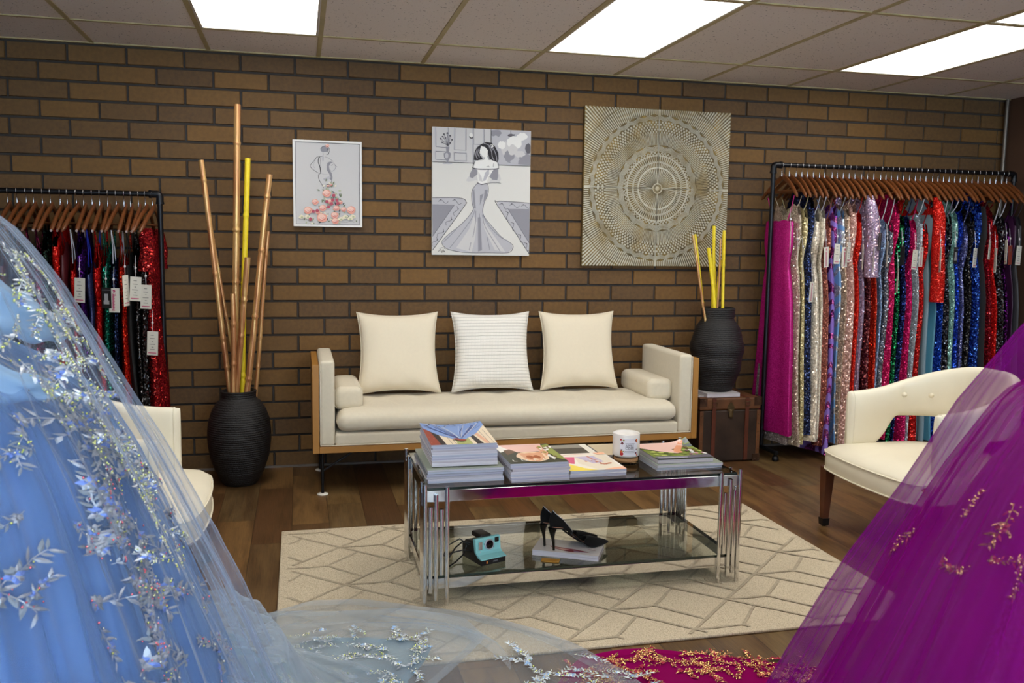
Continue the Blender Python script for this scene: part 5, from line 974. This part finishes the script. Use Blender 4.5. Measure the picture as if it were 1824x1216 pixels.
# (label, material, x front, half thickness, z top, z hem, options)
RD = [
 ('strapless magenta shimmer gown, first on the long rack', Q('sq_magenta', (206, 34, 138), (250, 90, 190), 420, .55, .35, .45), 4.150, .040, 1.535, .17, dict(neck='straight', hem_y=.25, kn=4, strapm=mat('magenta_loop', (190, 30, 120), .6), lining=(Q('sq_silver', (170, 160, 160), (230, 225, 225), 200), .06), tags=[('edge', 4.046, 1.50)])),
 ('champagne silver sequin gown beside the magenta one', Q('sq_champ', (206, 190, 168), (255, 246, 230), 190), 4.195, .028, 1.60, .10, dict(tags=[('edge', 4.10, 1.38)])),
 ('pale gold sequin gown with thin straps', Q('sq_gold', (206, 190, 140), (255, 244, 196), 180), 4.232, .026, 1.58, .11, dict(tags=[('edge', 4.14, 1.334)])),
 ('navy sequin gown between the pale gold and ivory gowns', Q('sq_navy', (18, 22, 48), (90, 110, 170), 200), 4.262, .030, 1.66, .17, dict(neck='high', kn=5)),
 ('ivory iridescent sequin gown, widest pale gown on the rack', Q('sq_ivory', (236, 224, 204), (255, 236, 214), 150, .8, .45), 4.318, .046, 1.56, .13, dict(kn=5, strapm=W1, hem_y=.245, tags=[('script', 4.214, 1.16)])),
 ('creamy white sequin gown with a logo tag, right of the ivory one', Q('sq_cream', (238, 228, 206), (255, 244, 224), 160, .8, .4), 4.352, .026, 1.58, .15, dict(strapm=W1, tags=[('script', 4.30, 1.378)])),
 ('rose copper sequin gown beside the creamy white one', Q('sq_copper', (150, 84, 76), (226, 150, 130), 200), 4.378, .018, 1.52, .09, dict()),
 ('purple gown with dark swirled sequins reaching the floor', Q('sq_purple', (84, 40, 120), (226, 100, 170), 190, .8, .7, .3, 'swirl', (136, 112, 196)), 4.405, .036, 1.60, .045, dict(hem_y=.26, kn=4, tags=[('text', 4.378, 1.40)])),
 ('light blue gown with silver swirls beside the purple one', Q('sq_ltblue', (200, 214, 226), (255, 255, 255), 190, .8, .7, .3, 'swirl', (110, 152, 200)), 4.462, .030, 1.58, .11, dict()),
 ('champagne sequin gown beside the light blue swirl gown', Q('sq_champ2', (196, 164, 140), (255, 230, 210), 170), 4.497, .022, 1.60, .1, dict(tags=[('script', 4.431, 1.379)])),
 ('blush pink sequin gown with a tilted white tag', Q('sq_blush', (220, 170, 158), (255, 226, 214), 165), 4.535, .034, 1.62, .1, dict(tags=[('text', 4.461, 1.411)])),
 ('bright red gown with sheer side and thin straps', Q('sq_red1', (206, 30, 22), (255, 80, 60), 260), 4.588, .030, 1.56, .1, dict()),
 ('lilac iridescent gown with a hanging pointed sleeve', Q('sq_lilac', (176, 160, 196), (255, 214, 220), 170), 4.622, .026, 1.54, .1, dict(sleeve=('short', 1.19), strapm=W1, tags=[('edge', 4.56, 1.40)])),
 ('dark wine sequin gown with scattered red glints', Q('sq_wine', (56, 12, 26), (200, 110, 110), 170), 4.680, .036, 1.56, .1, dict()),
 ('orange red sequin gown beside the dark wine one', Q('sq_redor', (196, 36, 20), (255, 110, 80), 200), 4.728, .018, 1.56, .1, dict(tags=[('edge', 4.64, 1.38)])),
 ('narrow sky blue gown with a black logo tag', Q('sq_sky', (132, 168, 216), (220, 236, 255), 220), 4.752, .014, 1.52, .1, dict(strapm=W1, tags=[('jovani', 4.679, 1.471)])),
 ('gunmetal silver sequin gown with a deep neckline', Q('sq_gun', (84, 84, 94), (226, 228, 240), 170), 4.790, .036, 1.50, .1, dict(strapm=W1, tags=[('edge', 4.735, 1.419)])),
 ('hot pink sequin gown hung high behind the silver one', Q('sq_hot', (190, 20, 84), (255, 80, 140), 190), 4.822, .018, 1.64, .12, dict(neck='high')),
 ('black gown with emerald green sequins', Q('sq_emer', (8, 38, 26), (60, 220, 140), 165), 4.858, .034, 1.54, .1, dict(tags=[('edge', 4.825, 1.252)])),
 ('midnight navy sequin gown with a dark tag', Q('sq_mid', (18, 20, 56), (80, 100, 190), 190), 4.915, .020, 1.54, .1, dict(tags=[('dark', 4.848, 1.392)])),
 ('raspberry pink sequin gown beside the midnight one', Q('sq_rasp', (190, 22, 88), (255, 70, 140), 230), 4.965, .028, 1.52, .1, dict()),
 ('pale silver blue gown with crossed white straps', Q('sq_silblue', (166, 182, 192), (230, 244, 250), 230), 5.012, .018, 1.56, .1, dict(strapm=W1, tags=[('text', 4.946, 1.368)])),
 ('ruby red sequin gown behind the pink inked tag', Q('sq_ruby', (170, 16, 20), (255, 70, 60), 190), 5.055, .024, 1.50, .1, dict(tags=[('script', 4.99, 1.387)])),
 ('slate grey satin gown with a long red sequin sleeve', mat('slate_satin', (112, 132, 142), .32, sheen=.2), 5.112, .030, 1.62, .1, dict(sleeve=('long', 1.03, Q('sq_redsleeve', (206, 26, 22), (255, 96, 80), 260), 1), neck='high')),
 ('teal blue satin gown with turquoise straps', mat('teal_satin', (70, 128, 150), .3, sheen=.2), 5.175, .026, 1.50, .1, dict(strapm=mat('turquoise_strap', (30, 150, 190), .5), tags=[('edge', 5.133, 1.388)])),
 ('royal blue sequin gown with a folded bust', Q('sq_royal', (16, 44, 150), (90, 150, 255), 180), 5.222, .024, 1.52, .1, dict(strapm=W1)),
 ('black sequin gown with grey strappy back', Q('sq_black1', (14, 14, 18), (170, 170, 180), 170, 1.7, .3), 5.275, .036, 1.56, .1, dict(strapm=mat('mauve_strap', (128, 108, 140), .5))),
 ('mint aqua sequin gown with one draped shoulder', Q('sq_mint', (128, 184, 176), (214, 250, 236), 180), 5.325, .034, 1.60, .1, dict(neck='high', strapm=W1, tags=[('black', 5.248, 1.39)])),
 ('cobalt blue sequin gown beside the mint one', Q('sq_cobalt', (14, 34, 140), (70, 120, 255), 190), 5.388, .024, 1.58, .1, dict()),
 ('periwinkle and navy sequin gown with a white tag', Q('sq_peri', (84, 92, 160), (200, 206, 250), 180), 5.430, .022, 1.50, .1, dict(tags=[('text', 5.399, 1.385)])),
 ('black beaded gown left of the wide royal blue one', Q('sq_black2', (12, 12, 14), (120, 120, 120), 190), 5.482, .030, 1.60, .1, dict(neck='high')),
 ('wide royal blue sequin gown under a bright white tag', Q('sq_royal2', (14, 34, 126), (100, 160, 255), 160), 5.552, .044, 1.66, .1, dict(neck='high', tags=[('text', 5.507, 1.437)])),
 ('black velvet gown between royal blue and burgundy', mat('black_velvet', (14, 13, 16), .8, sheen=.3), 5.600, .018, 1.62, .1, dict(tags=[('edge', 5.555, 1.387)])),
 ('burgundy sequin gown with short sleeve on the long rack', Q('sq_burg', (110, 14, 30), (230, 60, 60), 180), 5.645, .032, 1.62, .1, dict(neck='high', tags=[('edge', 5.634, 1.443)])),
 ('scarlet sequin gown under the rust red tag', Q('sq_scar', (190, 20, 22), (255, 80, 70), 210), 5.692, .020, 1.50, .1, dict(strapm=W1, tags=[('red', 5.668, 1.406)])),
 ('black sequin gown near the right end of the long rack', Q('sq_black3', (16, 16, 20), (150, 150, 160), 180), 5.735, .026, 1.56, .1, dict(strapm=W1, tags=[('text', 5.739, 1.404)])),
 ('black gown with violet sequins near the right end', Q('sq_viol', (24, 12, 34), (150, 40, 170), 180), 5.780, .022, 1.52, .1, dict()),
 ('dark plum gown, second from the right end', mat('plum_satin', (52, 18, 50), .4), 5.822, .020, 1.56, .1, dict()),
 ('charcoal gown, last on the long rack', mat('charcoal_satin', (36, 34, 40), .45), 5.862, .020, 1.56, .1, dict()),
]
hooksR = [4.131, 4.184, 4.233, 4.275, 4.314, 4.359, 4.404, 4.441, 4.496, 4.534, 4.579, 4.622, 4.666, 4.715, 4.761, 4.808, 4.86, 4.9, 4.942, 4.988, 5.034, 5.081, 5.126, 5.163, 5.209, 5.261, 5.303, 5.347, 5.391, 5.435, 5.48, 5.528, 5.576, 5.624, 5.672, 5.721, 5.768, 5.817, 5.857]
def short(lab): return ' '.join(lab.split(',')[0].split()[:10])
for i, (lab, m, xf, hx, zt, zh_, kw) in enumerate(RD):
    x = hooksR[i]; dress(lab, m, x, xf, hx, zt, zh_, seed=i, **kw); hanger(x, -.25, 1.90, 'brown wooden hanger with '+short(lab), 'hangers on the long rack', R.uniform(-.06, .06))
LD = [
 ('burgundy sequin gown with short sleeves at the end of the low rack', Q('sq_burg2', (104, 12, 24), (240, 70, 60), 165), .318, .330, .036, 1.26, .10, dict(sleeve=('short', 1.20), neck='high', tags=[('text', .343, .886)])),
 ('black sequin gown next to the burgundy one', Q('sq_lblack', (12, 12, 14), (120, 124, 130), 160), .282, .290, .030, 1.28, .10, dict(tags=[('text', .317, 1.131)])),
 ('black beaded gown under a cream tag on the low rack', Q('sq_lblack2', (16, 16, 18), (150, 150, 155), 190), .247, .262, .026, 1.30, .10, dict(neck='high', tags=[('text', .269, 1.172)])),
 ('dull black velvet gown on the low rack', mat('dull_black', (16, 16, 18), .8), .207, .232, .024, 1.25, .10, dict(tags=[('edge', .217, 1.18)])),
 ('tomato red sequin gown between black and navy gowns', Q('sq_ltom', (170, 22, 14), (255, 80, 50), 165), .174, .188, .026, 1.24, .10, dict()),
 ('dark navy sequin gown with a white ribbon strap', Q('sq_lnavy', (14, 18, 46), (110, 140, 210), 160), .134, .148, .020, 1.22, .10, dict(strapm=W1, tags=[('script', .161, 1.113)])),
 ('emerald green sequin gown on the low rack', Q('sq_lgreen', (4, 70, 58), (60, 190, 160), 200), .092, .116, .024, 1.26, .10, dict(neck='high', tags=[('black', .124, 1.116)])),
 ('scarlet sequin gown with curved neckline on the low rack', Q('sq_lred', (186, 18, 20), (255, 70, 60), 180), .052, .074, .028, 1.25, .10, dict(neck='high')),
 ('slate blue shimmer gown on the low rack', Q('sq_lslate', (38, 48, 92), (110, 120, 170), 420, .4, .4, .5), .014, .036, .024, 1.20, .10, dict(strapm=mat('blue_strap', (20, 40, 160), .5))),
 ('deep purple sequin gown on the low rack', Q('sq_lpurp', (34, 12, 66), (130, 50, 190), 165), -.028, -.004, .030, 1.32, .10, dict(neck='high', tags=[('text', 0.0, 1.165)])),
 ('crimson gown with white ribbon strap on the low rack', Q('sq_lcrim', (190, 24, 24), (240, 60, 50), 300), -.064, -.052, .020, 1.22, .10, dict(strapm=W1)),
 ('dark maroon gown on the low rack', mat('maroon_satin', (70, 12, 20), .5), -.109, -.085, .020, 1.30, .10, dict()),
 ('bright red sequin gown with a high shoulder on the low rack', Q('sq_lbred', (206, 22, 22), (255, 80, 60), 170), -.144, -.122, .032, 1.36, .10, dict(neck='high')),
 ('black sequin gown left of the bright red one', Q('sq_lblack4', (12, 12, 14), (90, 140, 120), 180), -.192, -.178, .028, 1.34, .10, dict(neck='high')),
 ('plum and pink patterned gown on the low rack', Q('sq_lplum', (90, 20, 60), (220, 60, 120), 120), -.230, -.222, .026, 1.26, .10, dict()),
 ('dark rose gown partly behind the blue gown', Q('sq_lrose', (84, 16, 50), (190, 50, 100), 120), -.274, -.265, .024, 1.28, .10, dict()),
 ('black satin gown partly behind the blue gown', mat('black_satin', (18, 17, 22), .4), -.308, -.305, .022, 1.25, .10, dict()),
 ('navy satin gown partly behind the blue gown', mat('navy_satin', (16, 20, 46), .4), -.353, -.350, .022, 1.26, .10, dict()),
 ('wine red satin gown at the left edge of the picture', mat('wine_satin', (80, 16, 26), .4), -.397, -.395, .022, 1.24, .10, dict()),
]
for i, (lab, m, x, xf, hx, zt, zh_, kw) in enumerate(LD):
    dress(lab, m, x, xf, hx, zt, zh_, seed=60+i, zh=1.413, group='gowns on the low rack', hem_y=.2, **kw); hanger(x, -.25, 1.613, 'brown wooden hanger with '+short(lab), 'hangers on the low rack', R.uniform(-.12, .12))

# ---------------------------------------------------------------- the two ball gowns in front
def leaf(mb, S, a, b, ang, L, w_, mi, lift=.004):
    ca, sa = math.cos(ang), math.sin(ang); q = lambda x, y, h: S(a+x*ca-y*sa, b+x*sa+y*ca, h)
    mb.add([q(0, 0, .001), q(L*.35, w_/2, lift*.5), q(L*.4, 0, lift), q(L*.35, -w_/2, lift*.5), q(L, 0, .0015), q(L*.72, w_*.32, lift*.6), q(L*.72, -w_*.32, lift*.6)], [(0, 3, 2), (0, 2, 1), (1, 2, 5), (2, 3, 6), (2, 6, 4), (2, 4, 5)], mi, False)
def motif(mb, S, rr, size, beads, nl=9, flower=True, bset=(3, 3, 4, 5)):
    """a curved sprig of embroidered leaves with blossoms and beads; S maps local metres to the surface"""
    bend = rr.uniform(-3, 3)/size*.35; ang = rr.uniform(0, 2*PI); x = y = 0; pts = [(0, 0)]
    for k in range(nl):
        st = size/nl; x += st*math.cos(ang); y += st*math.sin(ang); ang += bend*st; pts.append((x, y)); sd = 1 if k % 2 else -1
        leaf(mb, S, x, y, ang+sd*rr.uniform(.5, 1.1), size*rr.uniform(.17, .30), size*rr.uniform(.055, .09), rr.choice([0, 0, 1]))
        if rr.random() < .45: leaf(mb, S, x, y, ang-sd*rr.uniform(.5, 1.2), size*rr.uniform(.12, .2), size*.055, rr.choice([0, 1]))
    for p, q in zip(pts, pts[1:]):
        d = Vector((q[0]-p[0], q[1]-p[1])).normalized()*size*.009; mb.add([S(p[0]-d.y, p[1]+d.x, .0015), S(p[0]+d.y, p[1]-d.x, .0015), S(q[0]+d.y, q[1]-d.x, .0015), S(q[0]-d.y, q[1]+d.x, .0015)], [(0, 1, 2, 3)], 0)
    if flower:
        for _ in range(rr.choice([1, 2])):
            fx, fy = pts[rr.randrange(len(pts))]
            for k in range(6): leaf(mb, S, fx, fy, k*PI/3+rr.random(), size*.15, size*.10, rr.choice([0, 1, 2]), .005)
    for _ in range(beads):
        p = pts[rr.randrange(len(pts))]; c = S(p[0]+rr.gauss(0, size*.08), p[1]+rr.gauss(0, size*.08), .004); mb.ico(c, rr.uniform(.0018, .0034), rr.choice(bset), 1)
class Skirt:
    pk = .036
    def __init__(s, C, prof, seed, amp, n=(7, 12, 19)):
        s.C = C; s.prof = prof; rr = random.Random(seed); s.t = [(k, rr.uniform(0, 6.3), rr.uniform(.5, 1)) for k in n]; s.amp = amp; s.tw = rr.uniform(-.3, .3); s.pl = [(2*PI*(i+rr.uniform(-.4, .4))/30, rr.uniform(-.12, .12), rr.uniform(.35, 1)**1.5, rr.uniform(.012, .028)) for i in range(30)]
    def r(s, a, z):
        R0 = interp(s.prof, z); ztop = s.prof[-1][0]; f_ = max(0, 1-z/ztop)**.7*(.25+.75*min(1, 1)); w_ = 0
        for k, p, q in s.t:
            ph_ = k*a+p+s.tw*z*3+.6*math.sin(2*z+p); w_ += q*(.62*math.cos(ph_)+.55*(1-2*abs(math.sin(ph_+.8*p))**.7))/len(s.t)
        pk = 0
        for a_, tw_, h_, sg in s.pl:
            d = (a-a_-tw_*(1.2-z)+PI) % (2*PI)-PI
            if abs(d) < .2: pk += h_*math.exp(-(d*max(R0, .1)/sg)**2)
        return R0+s.amp*(.22+f_)*w_*.7+s.pk*(.15+f_)*(pk-.3)
    def p(s, a, z, h=0.): r_ = s.r(a, z)+h; return (s.C[0]+r_*math.cos(a), s.C[1]+r_*math.sin(a), z)
    def mesh(s, mb, z0, z1, a0=0, a1=2*PI, na=720, nz=36, mi=0): mb.grid(lambda u, v_: s.p(lerp(a0, a1, u), lerp(z0, z1, v_)), na, nz, mi, cu=abs(a1-a0-2*PI) < 1e-6); return mb
    def chart(s, a, z, h0=.004):
        R0 = s.r(a, z); return lambda x, y, h: s.p(a+x/R0, z+y*.85, h+h0)
def gown(name, lab, C, inner, mid, outer, mats, seed, amp):
    t = thing(name, lab, 'ball gown'); g = []; name_blue = C[0] < 1
    for i, (nmx, prof, m, a_) in enumerate((('skirt', inner, mats[0], amp), ('tulle_overlay', mid, mats[1], amp*.9), ('tulle_cape', outer, mats[2], amp*.8))):
        sk = Skirt(C, prof, seed+i, a_, ((9, 15, 24), (11, 19, 31), (11, 21, 34))[i] if name_blue else ((7, 12, 18) if i < 2 else (4, 7, 11))); sk.pk = .036 if name_blue else (.030 if i < 2 else .012); sk.mesh(MB(), .03, prof[-1][0]).build(nmx, m, t); g.append(sk)
    zt = inner[-1][0]
    MB().grid(lambda u, v_: (C[0]+interp([(0, inner[-1][1]+.004), (.3, .135), (.7, .175), (1, .165)], v_)*1.05*math.cos(2*PI*u), C[1]+interp([(0, inner[-1][1]+.004), (.3, .125), (.7, .15), (1, .13)], v_)*math.sin(2*PI*u), lerp(zt-.004, 1.40, v_)+.02*math.cos(4*PI*u)*(v_ > .9)), 40, 16, cu=True).build('bodice', mats[3], t)
    return t, g
blue_sat = mat('sky_blue_satin', (60, 110, 178), .45, sheen=.3, var=.08, vscale=4); blue_lt = mat('pale_blue_satin', (150, 186, 222), .35, sheen=.3)
t_b1 = tulle('blue_tulle_dense', (132, 166, 212), .26, .93, 1.5); t_b2 = tulle('ice_blue_tulle', (180, 198, 222), .08, .76, 2.4); t_b3 = tulle('ice_blue_train_tulle', (186, 200, 214), .20, .80, 3.0)
m_lf = mat('silver_lilac_thread', (150, 156, 168), .35, .45); m_lfs = mat('bright_silver_thread', (190, 196, 204), .3, .6); m_lf2 = mat('grey_sage_thread', (124, 134, 146), .5, .3); m_lf3 = mat('blue_petal', (98, 128, 206), .4, .3)
m_bd = [mat('bead_clear', (226, 230, 214), .12, 1.), mat('bead_pink', (250, 128, 140), .14, 1.), mat('bead_lime', (226, 236, 140), .14, 1.)]
BC = (.2, -3.38)
b_in = [(0, .84), (.3, .70), (.49, .64), (.716, .565), (.88, .50), (1.0, .42), (1.08, .30), (1.13, .15)]
b_mid = [(0, .89), (.3, .74), (.49, .68), (.716, .60), (.88, .535), (1.0, .47), (1.08, .38), (1.16, .24), (1.2, .155)]
b_out = [(0, .955), (.3, .84), (.49, .765), (.66, .690), (.88, .590), (1.01, .520), (1.144, .452), (1.27, .385), (1.38, .31), (1.44, .24), (1.47, .16)]
BG, bs = gown('ball_gown', 'big sky blue tulle ball gown with silver leaf embroidery filling the left foreground', BC, b_in, b_mid, b_out, [blue_sat, t_b1, t_b2, Q('sq_bodice', (170, 196, 220), (250, 255, 230), 120, .8, .5)], 31, .058)
rr = random.Random(77); mb = MB(); D_ = math.radians
for i in range(165):
    a = D_(rr.uniform(-92, 14)); z = rr.uniform(.12, 1.0)
    if i > 145: a = D_(rr.uniform(0, 360))
    if i < 34: a = D_(rr.gauss(-17, 4)-(1-z)*6); z = rr.uniform(.45, 1.1)
    elif i < 56: a = D_(rr.gauss(-24, 14)); z = rr.uniform(.92, 1.14)
    sk = bs[1]; motif(mb, sk.chart(a, z), rr, rr.uniform(.07, .14), rr.choice([3, 6, 9]), bset=(4, 4, 5, 3) if z < .9 else (3, 5, 5))
mb.build('leaf_embroidery', [m_lf, m_lf2, m_lf3]+m_bd, BG)
mb = MB()
for i in range(34):
    a = D_(rr.gauss(-14, 9)-(1.44-0)*0); z = rr.uniform(1.08, 1.36); motif(mb, bs[2].chart(a, z, -.012), rr, rr.uniform(.05, .10), 20, 8, bset=(3, 3, 5))
for i in range(30):
    z = rr.uniform(.70, 1.12); a = D_(-13+(1.12-z)*4+rr.gauss(0, 2.2)); motif(mb, bs[2].chart(a, z, -.012), rr, rr.uniform(.05, .09), 16, 7, bset=(3, 3, 5))
mb.build('cape_embroidery', [m_lfs, m_lf, m_lf3]+m_bd, BG)
# draped sleeve under the cape
def drape(a0, z0, R0, a1, z1, R1, w_, th_, m):
    def fn(u, v_):
        a = lerp(a0, a1, v_); z = lerp(z0, z1, v_**1.1)-.03*math.sin(PI*v_); R_ = lerp(R0, R1, v_); k = math.sin(PI*min(1, v_*1.02+.0))**.6*(1-.25*v_) if v_ < .985 else .05; c_, s_ = math.cos(2*PI*u), math.sin(2*PI*u)
        r_ = R_+th_*k*c_*(1+.25*math.sin(5*2*PI*u)); zz = z+w_*k*s_+.004*math.sin(30*v_+4*u); return (BC[0]+r_*math.cos(a), BC[1]+r_*math.sin(a), zz)
    return MB().grid(fn, 40, 34, cu=True).build('draped_sleeve', m, BG)
drape(D_(-42), 1.34, .235, D_(9), 1.155, .405, .062, .030, blue_lt); drape(D_(-70), 1.22, .22, D_(-12), 1.05, .44, .055, .026, blue_lt)
# trains on the floor
def train(name, par, O, bound, seed, mats, lift, z0, v0=.0, ripple=.012, hgt=.30, fall=.28, folds=0):
    rr = random.Random(seed); ph = [rr.uniform(0, 6) for _ in range(5)]; bound = sorted(bound)
    def rad(a): return interp(bound, a)
    def S(a, r_, h=0.):
        rb = rad(a)*(1+.015*math.sin(9*a+ph[0])); f_ = r_/max(rb, .01)
        z = z0+ripple*(.5+.5*math.sin(11*a+ph[1]+1.2*math.sin(3*r_+ph[2])))**3+.5*ripple*(.5+.5*math.sin(23*a+2.5*r_+ph[3]))**4+hgt*math.exp(-max(0, r_-lift)/fall*2.2)*(1 if hgt else 0)*max(0, 1-f_)**.5
        return (O[0]+r_*math.cos(a), O[1]+r_*math.sin(a), z+h)
    a0, a1 = bound[0][0], bound[-1][0]; o = MB().grid(lambda u, v_: S(lerp(a0, a1, u), lerp(v0, rad(lerp(a0, a1, u))*(1+.015*math.sin(9*lerp(a0, a1, u)+ph[0])), v_)), 150, 46)
    if 'folds': 
        o.grid(lambda u, v_: (lambda a: S(a, rad(a)*(1+.015*math.sin(9*a+ph[0]))*lerp(.955, .998, v_), .0016))(lerp(a0, a1, u)), 150, 3)
    for k in range(folds):
        am, rm_, ln, wd, tl = rr.uniform(a0, a1), rr.uniform(.45, .88), rr.uniform(.25, .6), rr.uniform(.03, .07), rr.uniform(-.25, .25)
        o.grid(lambda u, v_: (lambda a, q: S(a, rad(a)*(rm_+tl*(u-.5))+q*wd*math.sin(PI*u)**.7, .002+.001*k+.008*math.sin(PI*v_)*math.sin(PI*u)))(am+ln*(u-.5), v_), 40, 6)
    o.build(name, mats, par); return S, rad
def polar(O, pts): return [(math.atan2(y-O[1], x-O[0]), math.hypot(x-O[0], y-O[1])) for x, y in pts]
OB = (.45, -3.2)
S1, r1 = train('tulle_train', BG, OB, polar(OB, [(.80, -2.40), (.87, -2.15), (1.14, -2.168), (1.3, -2.20), (1.5, -2.315), (1.8, -2.475), (1.93, -2.60), (2.02, -2.76), (2.09, -2.95), (2.10, -3.2), (1.9, -3.5), (1.5, -3.75), (1.0, -3.9)]), 3, t_b3, .62, .019, .45, .008, .34, .25, folds=14)
S2, r2_ = train('tulle_train', BG, OB, polar(OB, [(.80, -2.50), (.95, -2.25), (1.2, -2.30), (1.45, -2.38), (1.66, -2.47), (1.72, -2.62), (1.62, -2.75), (1.5, -2.9), (1.6, -3.3), (1.4, -3.6), (1.0, -3.8)]), 4, t_b3, .60, .026, .45, .012, .40, .25, folds=9)
S3, r3 = train('embroidered_train', BG, OB, polar(OB, [(.85, -2.62), (.98, -2.42), (1.2, -2.50), (1.42, -2.56), (1.50, -2.64), (1.40, -2.85), (1.35, -3.2), (1.2, -3.5), (1.0, -3.7)]), 5, tulle('blue_tulle_train', (150, 196, 222), .42, .9, 1.8), .55, .016, .45, .006, .30, .25)
mb = MB()
def fchart(S, a, r_, h0): return lambda x, y, h: S(a+y/r_, r_+x, h+h0)
for i in range(90):
    a = rr.uniform(.05, .95); r_ = rr.uniform(.62, .98)*r3(a) if i % 3 else rr.uniform(.9, 1.02)*r3(a); motif(mb, fchart(S3, a, max(r_, .3), .016), rr, rr.uniform(.06, .12), 14)
for i in range(44):
    a = rr.uniform(-.18, .33); r_ = r1(a)*rr.uniform(.84, .99); motif(mb, fchart(S1, a, r_, .003), rr, rr.uniform(.06, .11), 10)
for i in range(12): a = rr.uniform(-.1, .16); r_ = r1(a)*rr.uniform(.72, .88); motif(mb, fchart(S1, a, r_, .003), rr, rr.uniform(.06, .10), 8)
mb.build('train_embroidery', [mat('silver_white_thread', (196, 206, 214), .3, .5), m_lf, mat('light_blue_petal', (148, 184, 226), .4, .3), m_bd[0], m_bd[0], m_bd[2]], BG)
# magenta gown
mg_s = mat('magenta_satin', (158, 16, 132), .5, sheen=.2, var=.15, vscale=4); t_m1 = tulle('magenta_tulle_dense', (178, 20, 156), .42, .92, 2.0); t_m2 = tulle('purple_magenta_tulle', (150, 30, 156), .30, .72, 2.2)
MC = (2.70, -4.15)
m_in = [(0, .72), (.417, .54), (.546, .48), (.755, .39), (.92, .31), (1.05, .22), (1.12, .14)]; m_mid = [(0, .79), (.417, .60), (.546, .545), (.755, .455), (.92, .375), (1.08, .285), (1.16, .18), (1.19, .14)]
m_out = [(0, .875), (.412, .696), (.55, .633), (.68, .57), (.861, .468), (1.054, .373), (1.229, .259), (1.32, .17), (1.36, .13)]
MG, ms = gown('ball_gown', 'magenta tulle ball gown with gold leaf embroidery filling the right foreground', MC, m_in, m_mid, m_out, [mg_s, t_m1, t_m2, mg_s], 53, .042)
m_gold = mat('gold_thread', (204, 156, 108), .26, .85); m_rose = mat('rose_gold_thread', (168, 60, 78), .4, .5); m_gb = mat('gold_bead', (255, 214, 150), .12, 1.)
mb = MB()
for i in range(30):
    a = D_(rr.uniform(125, 235)); z = rr.uniform(.1, 1.0); motif(mb, ms[1].chart(a, z), rr, rr.uniform(.05, .10), 12, 7)
mb.build('leaf_embroidery', [m_gold, m_rose, m_rose, m_gb, m_gb, m_gb], MG)
OM = (2.62, -3.75)
tm, rm = train('lace_train', MG, OM, polar(OM, [(2.95, -3.3), (2.85, -3.1), (2.72, -3.03), (2.6, -2.95), (2.45, -2.86), (2.3, -2.80), (2.15, -2.775), (2.0, -2.80), (1.85, -2.95), (1.75, -3.2), (1.75, -3.5)]), 8, tulle('magenta_train_net', (170, 16, 108), .82, .98, 1.2), .5, .003, .1, .005, .12, .2)
mb = MB()
for i in range(230):
    a = rr.uniform(1.38, 2.75); r_ = rm(a)*(rr.uniform(.80, .985) if i % 5 else rr.uniform(.6, .8)); motif(mb, fchart(tm, a, r_, .002), rr, rr.uniform(.05, .085), 6, 8)
mb.build('lace_embroidery', [m_gold, mat('ruby_thread', (168, 12, 62), .4, .3), MATS['ruby_thread'], m_gb, m_gold, m_gb], MG)
